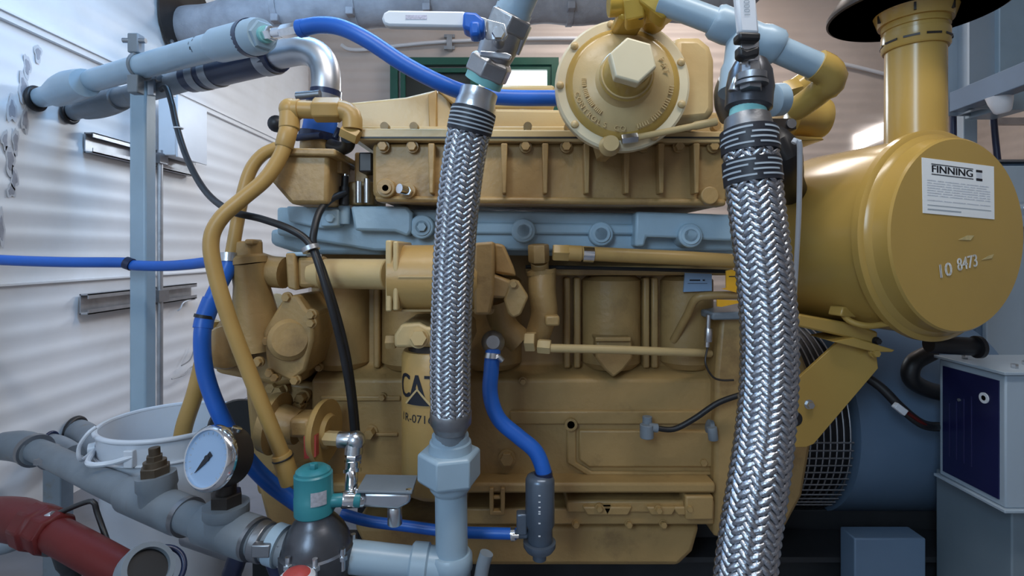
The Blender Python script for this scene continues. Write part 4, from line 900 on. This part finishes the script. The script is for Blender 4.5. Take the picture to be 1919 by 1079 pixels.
part('lid_lip', box((0.918, 0.994, bz1), (1.13, 1.162, bz1+0.006)), 'cab', CBX, bevel=0.001)
part('lid_lip', box((0.918, 0.994, bz0-0.006), (1.13, 1.162, bz0)), 'cab', CBX, bevel=0.001)
for y, x in ((1.03, 0.97), (1.12, 0.95), (1.06, 1.02)):
    part('screw', hexa(Vector((x, y, bz1+0.006)), Vector((x, y, bz1+0.014)), 0.006), 'steel', CBX)
part('screw', cyb(Vector((1.0, 0.992, bz0+0.006)), Vector((1.0, 1.0, bz0+0.006)), 0.006), 'chrome', CBX)
PD = thing('cabinet_pedestal', 'grey steel pedestal panel under the small control box', 'cabinet', Vector((1.1, 1.15, 0)))
part('side_panel', box((0.965, 1.03, 0.0), (1.0, 1.215, bz0-0.012)), 'ped', PD, bevel=0.003)
part('front_panel', box((1.008, 1.02, 0.0), (1.35, 1.05, bz0-0.010)), 'ped', PD, bevel=0.003)
LC = thing('switch_cabinet', 'tall grey blue switch cabinet standing behind the air cleaner', 'cabinet', Vector((1.6, 1.65, 0)))
part('body', box((1.235, 1.42, 0.02), (1.95, 1.95, zz(305, 1.42))), 'gen', LC, bevel=0.004)
part('door', box((1.25, 1.405, 0.06), (1.94, 1.42, zz(312, 1.42))), 'cab', LC, bevel=0.003)
part('top_plate', box((1.225, 1.40, zz(305, 1.42)), (1.96, 1.96, zz(301, 1.42))), 'dsteel', LC)
part('lock', [cyb(Vector((1.335, 1.37, zz(392, 1.4))), Vector((1.335, 1.406, zz(392, 1.4))), 0.02), box((1.325, 1.375, zz(425, 1.4)), (1.345, 1.406, zz(392, 1.4)))], 'chrome', LC)
CBL = thing('wiring_loom', 'black cable loom with a white connector under the air cleaner', 'cable', (1700, 760, 1.15))
part('cable_body', tb([(1600, 690, 1.20), (1650, 725, 1.17), (1690, 765, 1.15), (1730, 795, 1.15), (1770, 800, 1.17)], 0.010, 12), 'dark', CBL)
part('cable_body', tb([(1745, 660, 1.19), (1712, 680, 1.18), (1708, 710, 1.18), (1740, 730, 1.19), (1790, 740, 1.2)], 0.018, 14), 'dark', CBL)
part('connector', prism3([pt(1676, 764, 1.13), pt(1684, 755, 1.13), pt(1704, 770, 1.13), pt(1696, 780, 1.13)], Vector((0, 0.012, 0))), 'white', CBL, bevel=0.002)
part('red_wire', tb([(1702, 774, 1.135), (1725, 790, 1.14), (1745, 802, 1.15)], 0.004, 8), 'red', CBL)
part('drum_drain', [cyb((1740, 644, 1.06), (1832, 650, 1.06), 0.018), cyb((1828, 650, 1.055), (1836, 650, 1.055), 0.022)], 'dark', CBL)

SF = thing('steel_frame', 'grey steel column and beam frame at the top right', 'frame', Vector((1.85, 2.1, 0)))
part('column', [box((1.80, 2.10, 1.36), (1.90, 2.11, ZT-0.02)), box((1.80, 2.21, 1.36), (1.90, 2.22, ZT-0.02)), box((1.845, 2.11, 1.36), (1.855, 2.21, ZT-0.02))], 'cab', SF)
part('column_face', box((1.90, 2.08, 1.35), (2.02, 2.24, ZT-0.02)), 'grey', SF, bevel=0.004)
zb = ZC + 0.60
part('beam', prism3([Vector((1.77, 2.16, zb-0.04)), Vector((1.363, -1.39, zb-0.04)), Vector((1.363, -1.39, zb+0.04)), Vector((1.77, 2.16, zb+0.04))], Vector((0.06, 0, 0))), 'gen', SF, bevel=0.003)
part('post', box((1.93, 2.28, 0), (1.99, 2.34, zb)), 'cab', SF, bevel=0.004)
part('cable_run', [tb([Vector((1.86, 2.25, zb-0.02)), Vector((1.87, 2.26, 1.2)), Vector((1.87, 2.26, 0.9))], 0.012, 10), tb([Vector((2.03, 2.25, zb-0.02)), Vector((2.05, 2.26, 1.25)), Vector((2.09, 2.26, 0.9))], 0.012, 10)], 'navy', SF)
WHN = thing('horn_lamp', 'small white conical lamp hanging under the right beam', 'lamp', pt(1876, 215, 1.9))
part('shade', lathe(pt(1880, 212, 1.95), pt(1872, 178, 1.95), [(0, 0.0), (0, 0.018), (0.1, 0.026), (0.6, 0.036), (1, 0.040)], 28), 'white', WHN)
part('wall_bracket', [box((2.9, 3.2, ZC + 0.76), (3.29, 3.24, ZC + 0.80)), box((3.1, 3.2, 0.3), (3.13, 3.23, ZC + 0.76)), box((3.2, 3.2, 0.3), (3.22, 3.23, ZC + 0.76))], 'dsteel', label='dark wall bracket with two thin vertical conduits on the right wall', cat='bracket')

# ================================================================== black cables
K1 = thing('black_cable', 'black cable drooping from the post top across the engine to the conduit elbow', 'cable', (665, 812, 1.0))
part('cable_body', tb([(302, 168, 1.31), (312, 165, 1.30), (322, 195, 1.28), (332, 240, 1.25), (352, 300, 1.18), (385, 358, 1.10), (430, 394, 1.0), (490, 410, 0.99), (545, 430, 0.98), (580, 456, 0.98), (600, 505, 0.97), (622, 580, 0.97), (642, 660, 0.98), (656, 740, 0.99), (664, 818, 1.0)], 0.0068, 14), 'dark', K1)
part('cable_tie', ring((581, 462, 0.978), (584, 470, 0.977), 0.016, 0.008, 20), 'galv', K1)
part('cable_tie', torus(pt(334, 240, 1.25), DZ, 0.009, 0.002), 'white', K1)
K2 = part('black_cable', tb([(646, 362, 1.07), (622, 372, 1.04), (600, 395, 1.01), (589, 430, 0.99), (588, 462, 0.985), (606, 510, 0.985), (630, 585, 0.985), (650, 665, 0.99), (662, 745, 1.005), (669, 818, 1.01)], 0.0068, 14), 'dark', label='second black cable from the spark lead joining the first one downward', cat='cable')
K3 = part('black_cable', tb([(1228, 802, 1.098), (1262, 804, 1.095), (1300, 785, 1.09), (1345, 755, 1.085), (1392, 738, 1.08)], 0.0058, 12), 'dark', label='short black cable curving from the crankcase fitting behind the right braided hose', cat='cable')

# ================================================================== lower pipework, front
UN = thing('riser_pipe', 'vertical grey blue pipe with hex union under the left braided hose', 'pipe', (845, 1079, 0.88))
part('union_top', lathe((844, 812, 0.875), (844, 852, 0.878), [(0, 0.027), (0.05, 0.030), (0.3, 0.031), (0.36, 0.034), (0.95, 0.037), (1, 0.034)], 32), 'grey', UN)
part('union_nut', lathe((842, 842, 0.878), (842, 900, 0.88), [(0, 0.047), (0.08, 0.052), (0.9, 0.0525), (1, 0.047)], 6, 0.25), 'grey', UN, bevel=0.002)
part('union_bottom', lathe((844, 898, 0.88), (845, 922, 0.88), [(0, 0.035), (0.6, 0.034), (0.8, 0.031), (1, 0.028)], 32), 'grey', UN)
part('seam_ring', torus(pt(844, 918, 0.88), DZ, 0.0285, 0.0016), 'navy', UN)
part('pipe_body', cy((845, 915, 0.88), (847, 1050, 0.88), 0.0265, seg=32), 'grey', UN)
part('tee', [lathe((846, 1034, 0.88), (848, 1130, 0.88), [(0, 0.031), (0.06, 0.0345), (0.3, 0.0345), (0.36, 0.031), (1, 0.031)], 32), lathe((846, 1062, 0.88), (770, 1056, 0.88), [(0, 0.030), (0.55, 0.030), (0.6, 0.034), (0.95, 0.034), (1, 0.03)], 32)], 'grey', UN)
part('branch_pipe', cy((655, 1042, 0.87), (800, 1058, 0.88), 0.0255, seg=30), 'grey', UN)
part('side_handle', tb([(898, 1100, 0.86), (905, 1060, 0.86), (912, 1036, 0.86)], 0.011, 14), 'greyd', UN)
part('floor_leg', cy(pt(848, 1120, 0.88), Vector((pt(848, 1120, .88).x, 0.88, 0.0)), 0.026), 'grey', UN)

SV = thing('solenoid_valve', 'teal topped solenoid valve on a round dark steel body', 'valve', (597, 1079, 0.86))
part('coil', lathe((589, 962, 0.86), (587, 882, 0.86), [(0, 0.028), (0.04, 0.031), (0.42, 0.031), (0.44, 0.030), (0.94, 0.030), (1, 0.026), (1, 0.0)], 40), 'teal', SV)
part('coil_cap', [lathe((587, 886, 0.86), (587, 874, 0.86), [(0, 0.028), (0.5, 0.027), (1, 0.020)], 36), hexa((588, 880, 0.852), (588, 868, 0.852), 0.007)], 'teal', SV)
cp = pt(590, 920, 0.86)
part('coil_label', [([cp + Vector((0.0312*math.sin(q), -0.0312*math.cos(q), z)) for z in (-0.012, 0.010) for q in [0.15 + 0.1*i for i in range(9)]], [(i, i+1, i+10, i+9) for i in range(8)])], mat('grey_label', (0.40, 0.40, 0.44), 0.5, 0, 0.2, 200), SV)
part('bonnet', lathe((594, 1032, 0.86), (590, 958, 0.86), [(0, 0.058), (0.10, 0.058), (0.14, 0.054), (0.35, 0.051), (0.55, 0.045), (0.75, 0.036), (0.9, 0.028), (1, 0.027)], 40), 'iron', SV)
part('valve_body', lathe((594, 1110, 0.86), (594, 1028, 0.86), [(0, 0.035), (0.3, 0.05), (0.75, 0.058), (1, 0.058)], 40), 'iron', SV)
for k in range(8):
    q = 2*PI*k/8 + 0.3; c = pt(594, 1036, 0.86) + Vector((math.cos(q), math.sin(q), 0))*0.056
    part('bonnet_bolt', [cy(c - DZ*0.012, c + DZ*0.022, 0.0042, seg=12), hexa(c + DZ*0.004, c + DZ*0.011, 0.0075)], 'steel', SV)
part('conduit_hub', [cyb((618, 938, 0.86), (650, 936, 0.865), 0.0105), cyb((645, 936, 0.865), (676, 935, 0.87), 0.0125)], 'teal', SV)
CE = thing('conduit_fitting', 'bright zinc conduit elbow and box to the right of the teal coil', 'fitting', (720, 955, 0.88))
part('elbow', [cyb((634, 824, 0.93), (668, 824, 0.93), 0.014), sphere((666, 826, 0.93), 0.0175), cyb((664, 826, 0.93), (662, 852, 0.925), 0.0155)], 'steel', CE)
part('coupling', [hexa((662, 850, 0.92), (661, 868, 0.92), 0.0145), cyb((661, 864, 0.918), (660, 880, 0.915), 0.0125), cyb((660, 878, 0.912), (660, 885, 0.91), 0.0155), cyb((659, 884, 0.905), (658, 922, 0.89), 0.0105)], 'chrome', CE)
part('hub', cyb((640, 936, 0.862), (682, 934, 0.875), 0.0135), 'chrome', CE)
part('box_body', pr([(666, 922), (770, 924), (768, 944), (745, 956), (680, 952), (664, 940)], 0.868, 0.91), 'steel', CE, bevel=0.006)
part('box_cover', prism3([pt(668, 924, 0.862), pt(772, 926, 0.862), pt(772, 926, 0.862) + Vector((0, 0.055, 0.004)), pt(668, 924, 0.862) + Vector((0, 0.055, 0.004))], Vector((0, 0, 0.004))), 'greyd', CE, bevel=0.001)
for px in (672, 766):
    part('cover_screw', cyb(pt(px, 922, 0.87), pt(px, 916, 0.87), 0.005), 'chrome', CE)
part('down_hub', cyb((740, 948, 0.885), (740, 982, 0.885), 0.012), 'steel', CE)

# manifold pipe
MP = thing('manifold_pipe', 'worn grey pipe with two tees running from the left wall to the solenoid valve', 'pipe', (300, 1000, 1.0))
part('pipe_body', tb([(-60, 838, 1.37), (0, 836, 1.37), (40, 836, 1.36), (75, 846, 1.32), (130, 872, 1.22), (210, 910, 1.08), (290, 945, 0.985), (420, 992, 0.90), (545, 1030, 0.86)], 0.0275, 24), 'greyd', MP)
part('elbow', sweep(Path([(5, 835, 1.37), (40, 836, 1.36), (68, 845, 1.33)]), lambda f: 0.034 + 0.004*math.sin(PI*f)), 'greyd', MP)
part('elbow_ring', ring((62, 842, 1.338), (68, 845, 1.33), 0.040, 0.02), 'dsteel', MP)
part('joint_ring', ring((92, 854, 1.30), (97, 857, 1.29), 0.0295, 0.02), 'dsteel', MP)
part('tee', [lathe((240, 924, 1.04), (348, 968, 0.945), [(0, 0.030), (0.06, 0.034), (0.94, 0.034), (1, 0.030)], 32), lathe((298, 944, 0.985), (292, 888, 0.985), [(0, 0.032), (0.5, 0.031), (0.6, 0.034), (1, 0.033)], 32)], 'greyd', MP)
part('joint_ring', ring((346, 966, 0.947), (354, 969, 0.942), 0.0335, 0.02), 'dsteel', MP)
pl = part('brass_plug', [hexa((292, 890, 0.985), (291, 872, 0.985), 0.0255), cyb((291, 874, 0.985), (290, 862, 0.985), 0.019), hexa((290, 864, 0.985), (289.5, 852, 0.985), 0.014), cyb((290, 854, 0.985), (289, 838, 0.985), 0.0095)], 'brass', MP)
part('tee', [lathe((382, 978, 0.925), (478, 1010, 0.878), [(0, 0.031), (0.06, 0.035), (0.94, 0.035), (1, 0.031)], 32), lathe((424, 990, 0.90), (424, 944, 0.90), [(0, 0.034), (0.5, 0.033), (0.6, 0.036), (1, 0.036)], 32)], 'greyd', MP)
part('joint_ring', ring((476, 1008, 0.879), (482, 1011, 0.876), 0.034, 0.02), 'dsteel', MP)
part('union_ring', ring((512, 1018, 0.866), (530, 1024, 0.862), 0.032, 0.02), 'grey', MP)
part('u_bolt', [ring((484, 1012, 0.872), (500, 1017, 0.868), 0.0315, 0.02), bx(470, 1022, 505, 1046, 0.83, 0.845)], 'dsteel', MP, bevel=0.002)
part('leg_brace', [tb([(455, 1020, 0.89), (440, 1060, 0.90), (432, 1110, 0.90), (430, 1380, 0.90)], 0.016, 12), tb([(505, 1030, 0.87), (520, 1060, 0.88), (528, 1110, 0.88), (528, 1380, 0.88)], 0.016, 12)], 'navy', MP)
part('lower_pipe', tb([(355, 1000, 1.0), (400, 1015, 0.98), (460, 1035, 0.96)], 0.022), 'dsteel', MP)
part('stand_leg', box((pt(96, 0, 1.28).x - 0.022, 1.28, 0), (pt(96, 0, 1.28).x + 0.022, 1.32, zz(872, 1.28))), 'greyd', MP, bevel=0.003)
part('leg_clamp', [bx(62, 862, 104, 872, 1.24, 1.27)], 'dsteel', MP)
S1 = thing('wall_stub', 'short grey pipe stub with black seal on the left wall beside the pail', 'pipe', wp(140, 808, 0.0))
part('stub', tb([wp(138, 806, -0.02), (165, 822, 1.66), (185, 860, 1.55), (195, 890, 1.50)], 0.040, 20), 'greyd', S1)
part('wall_seal', torus(wp(142, 808, 0.016), DX, 0.040, 0.010), 'dark', S1)
S2 = thing('wall_stub', 'smaller grey pipe stub on the left wall next to the manifold elbow', 'pipe', wp(95, 826, 0.0))
part('stub', tb([wp(92, 826, -0.02), (115, 834, 1.55), (140, 850, 1.48)], 0.024, 18), 'greyd', S2)
part('wall_seal', torus(wp(95, 826, 0.016), DX, 0.026, 0.005), 'navy', S2)

# pressure gauge
gn = Vector((-0.34, -0.90, 0.26)).normalized(); gc = pt(393, 858, 0.86)
GG = thing('pressure_gauge', 'round chrome rimmed pressure gauge with pale blue dial on the manifold pipe', 'gauge', (425, 945, 0.90))
part('case', lathe(gc - gn*0.05, gc, [(0, 0.040), (0.1, 0.046), (1, 0.047)], 48), 'soot', GG)
part('bezel', lathe(gc - gn*0.008, gc + gn*0.008, [(0, 0.047), (0.1, 0.0515), (0.7, 0.0505), (1, 0.046), (1, 0.0435), (0.5, 0.0435)], 56), 'chrome', GG)
dl = part('dial', cy(gc + gn*0.001, gc + gn*0.0035, 0.0436, seg=48), mat('pale_dial', (0.30, 0.43, 0.62), 0.35, 0, 0.04, 10), GG)
gu, gv, _ = basis(gn); gu, gv = (gu, gv) if gv.z > 0 else (-gu, -gv)
if gu.x < 0: gu = -gu
def gq(q): return gu*math.cos(q) + gv*math.sin(q)
nd = gq(math.radians(232)); nx = gq(math.radians(142)); o_ = gc + gn*0.0045
part('needle', prism3([o_ + nd*0.032, o_ + nx*0.004 + nd*0.008, o_ + nx*0.0035, o_ - nd*0.010 + nx*0.0045, o_ - nd*0.010 - nx*0.0045, o_ - nx*0.0035, o_ - nx*0.004 + nd*0.008], gn*0.001), 'ink', dl)
part('needle_hub', cy(o_, o_ + gn*0.002, 0.005), 'ink', dl)
part('tick_marks', [prism3([gc + gn*0.0036 + gq(q)*0.036 + gq(q+PI/2)*0.0006, gc + gn*0.0036 + gq(q)*0.036 - gq(q+PI/2)*0.0006, gc + gn*0.0036 + gq(q)*0.040 - gq(q+PI/2)*0.0006, gc + gn*0.0036 + gq(q)*0.040 + gq(q+PI/2)*0.0006], gn*0.0003) for q in [math.radians(-45 + 15*k) for k in range(19)]], 'inkg', dl, kind='stuff')
part('stem', [cyb((424, 905, 0.90), (424, 930, 0.90), 0.016), hexa((424, 922, 0.90), (424, 948, 0.90), 0.026)], 'soot', GG)
part('fill_plug', cyb(gc - gn*0.025 + gq(1.2)*0.044, gc - gn*0.025 + gq(1.2)*0.052, 0.008), 'chrome', GG)

# pail
PLc = Vector((pt(325, 0, 1.25).x, 1.25, 0)); zr = ZC - 0.393
PA = thing('white_pail', 'white plastic pail with wire bail beside the grey post', 'pail', PLc)
ph = zr
part('bucket_wall', lathe(PLc + DZ*0.0, PLc + DZ*ph, [(0, 0), (0, 0.121), (0.03, 0.125), (1, 0.1455), (1, 0.1415), (0.05, 0.121), (0.05, 0)], 64), 'pail', PA)
part('rim', torus(PLc + DZ*(ph-0.004), DZ, 0.146, 0.0055, 72, 10), 'pail', PA)
part('rib', torus(PLc + DZ*(ph-0.055), DZ, 0.145, 0.003, 72, 8), 'pail', PA)
ear = PLc + Vector((-0.145*0.9, -0.145*0.45, ph-0.045))
part('ear', lathe(ear, ear + Vector((-0.012, -0.006, 0)), [(0, 0.014), (1, 0.012)], 20), 'pail', PA)
part('bail', tb([ear, (152, 862, 1.12), (148, 838, 1.11), (165, 812, 1.11), (180, 800, 1.12)], 0.004, 8), 'pail', PA)
part('bail', tb([ear, (165, 868, 1.09), (205, 868, 1.09), (250, 855, 1.10)], 0.0055, 8), 'pail', PA)
part('handle_lug', [bx(230, 845, 248, 878, 1.095, 1.11)], 'pail', PA, bevel=0.002)

# red pipe
RDp = thing('red_pipe', 'dark red painted pipe with hex coupling at the lower left corner', 'pipe', (100, 1010, 0.82))
part('pipe_body', tb([(-60, 968, 0.90), (30, 975, 0.87), (75, 988, 0.84), (130, 1015, 0.81), (190, 1048, 0.787), (244, 1078, 0.772)], 0.0255, 24), 'red', RDp)
part('elbow', sweep(Path([(-20, 968, 0.89), (30, 974, 0.87), (62, 984, 0.85)]), lambda f: 0.031 + 0.003*math.sin(PI*f)), 'red', RDp)
part('coupling', lathe((58, 982, 0.85), (106, 1003, 0.82), [(0, 0.031), (0.08, 0.036), (0.45, 0.036), (0.5, 0.031), (0.9, 0.033), (1, 0.029)], 8, 0.2), 'red', RDp, bevel=0.003)
fl = part('end_flange', lathe((246, 1094, 0.775), (280, 1062, 0.752), [(0, 0.026), (0.5, 0.030), (0.6, 0.036), (0.9, 0.036), (1, 0.034), (1, 0.027), (0.6, 0.027)], 36), 'greyd', RDp)
part('bore', lathe((275, 1067, 0.7555), (277, 1065, 0.7545), [(0, 0.0272), (1, 0.0272)], 32), 'dark', fl)
part('gasket', torus(pt(300, 1068, 0.77), Vector((0.5, -0.6, 0.6)), 0.030, 0.004), 'navy', RDp)
BW = thing('wire_bail', 'black wire bail handle bent over the red pipe', 'handle', (150, 1010, 0.84))
part('wire', tb([(88, 972, 0.83), (120, 957, 0.835), (160, 941, 0.84), (176, 941, 0.84), (182, 960, 0.84), (198, 1005, 0.83), (213, 1048, 0.80)], 0.0040, 10), 'dark', BW)
part('eye', [torus(pt(95, 977, 0.82), Vector((0.2, -0.6, 0.7)), 0.009, 0.003), cyb((84, 972, 0.825), (100, 964, 0.825), 0.006)], 'galv', BW)
part('support_stand', [tb([(110, 1020, 0.83), (122, 1055, 0.84), (135, 1100, 0.85), (140, 1400, 0.86)], 0.013, 12), bx(78, 1015, 98, 1042, 0.80, 0.82)], 'skid', label='dark stand holding up the red pipe', cat='stand')
part('grey_hose', tb([(-40, 1030, 0.95), (10, 1022, 0.95), (45, 1008, 0.96), (90, 985, 1.0)], 0.014, 14), 'greyd', label='pale grey hose end behind the red pipe coupling', cat='hose')
VC = thing('cap', 'red and white round cap below the solenoid valve', 'cap', (556, 1090, 0.78))
part('skirt', lathe((556, 1098, 0.78), (556, 1074, 0.78), [(0, 0.026), (0.7, 0.026), (1, 0.020)], 32), 'white', VC)
part('top', lathe((556, 1076, 0.78), (556, 1066, 0.78), [(0, 0.021), (0.5, 0.017), (1, 0.0)], 32), 'redtag', VC)
part('post', cy((556, 1096, 0.78), Vector((pt(556, 0, .78).x, 0.78, 0)), 0.010), 'greyd', VC)

# housings for the two added overhead lights, unseen above the frame
def added_lamp(label, c, dx, dy):
    t = thing('added_lamp', label, 'lamp', Vector(c), 'added lamps out of view above the engine')
    x, y, z = c
    part('housing', box((x-dx/2-0.02, y-dy/2-0.02, z+0.012), (x+dx/2+0.02, y+dy/2+0.02, z+0.06)), 'white', t, bevel=0.004)
    for k in (-0.4, 0.4):
        p = Vector((x + dx*k*(dx > dy), y + dy*k*(dy > dx), z + 0.06))
        part('hanger', cy(p, Vector((p.x, p.y, ZT)), 0.003, seg=8), 'galv', t)
added_lamp('added white lamp hung crosswise in front of the engine out of view', (0.25, 0.42, 1.96), 1.3, 0.16)
added_lamp('added white lamp hung lengthwise beside the left wall out of view', (-0.55, 1.35, 2.08), 0.16, 1.3)

# repeats of a kind share a group
for o in list(bpy.data.objects):
    if o.parent is None and 'label' in o and 'group' not in o:
        for key, grp in (('blue_hose', 'blue rubber hoses on and around the engine'), ('braided_hose', 'braided steel gas hoses'), ('ball_valve', 'ball valves above the braided hoses'), ('black_cable', 'black cables on the engine'), ('wall_conduit', 'thin conduits on the walls'), ('wall_stub', 'pipe stubs on the left wall')):
            if o.name.split('.')[0] == key: o['group'] = grp
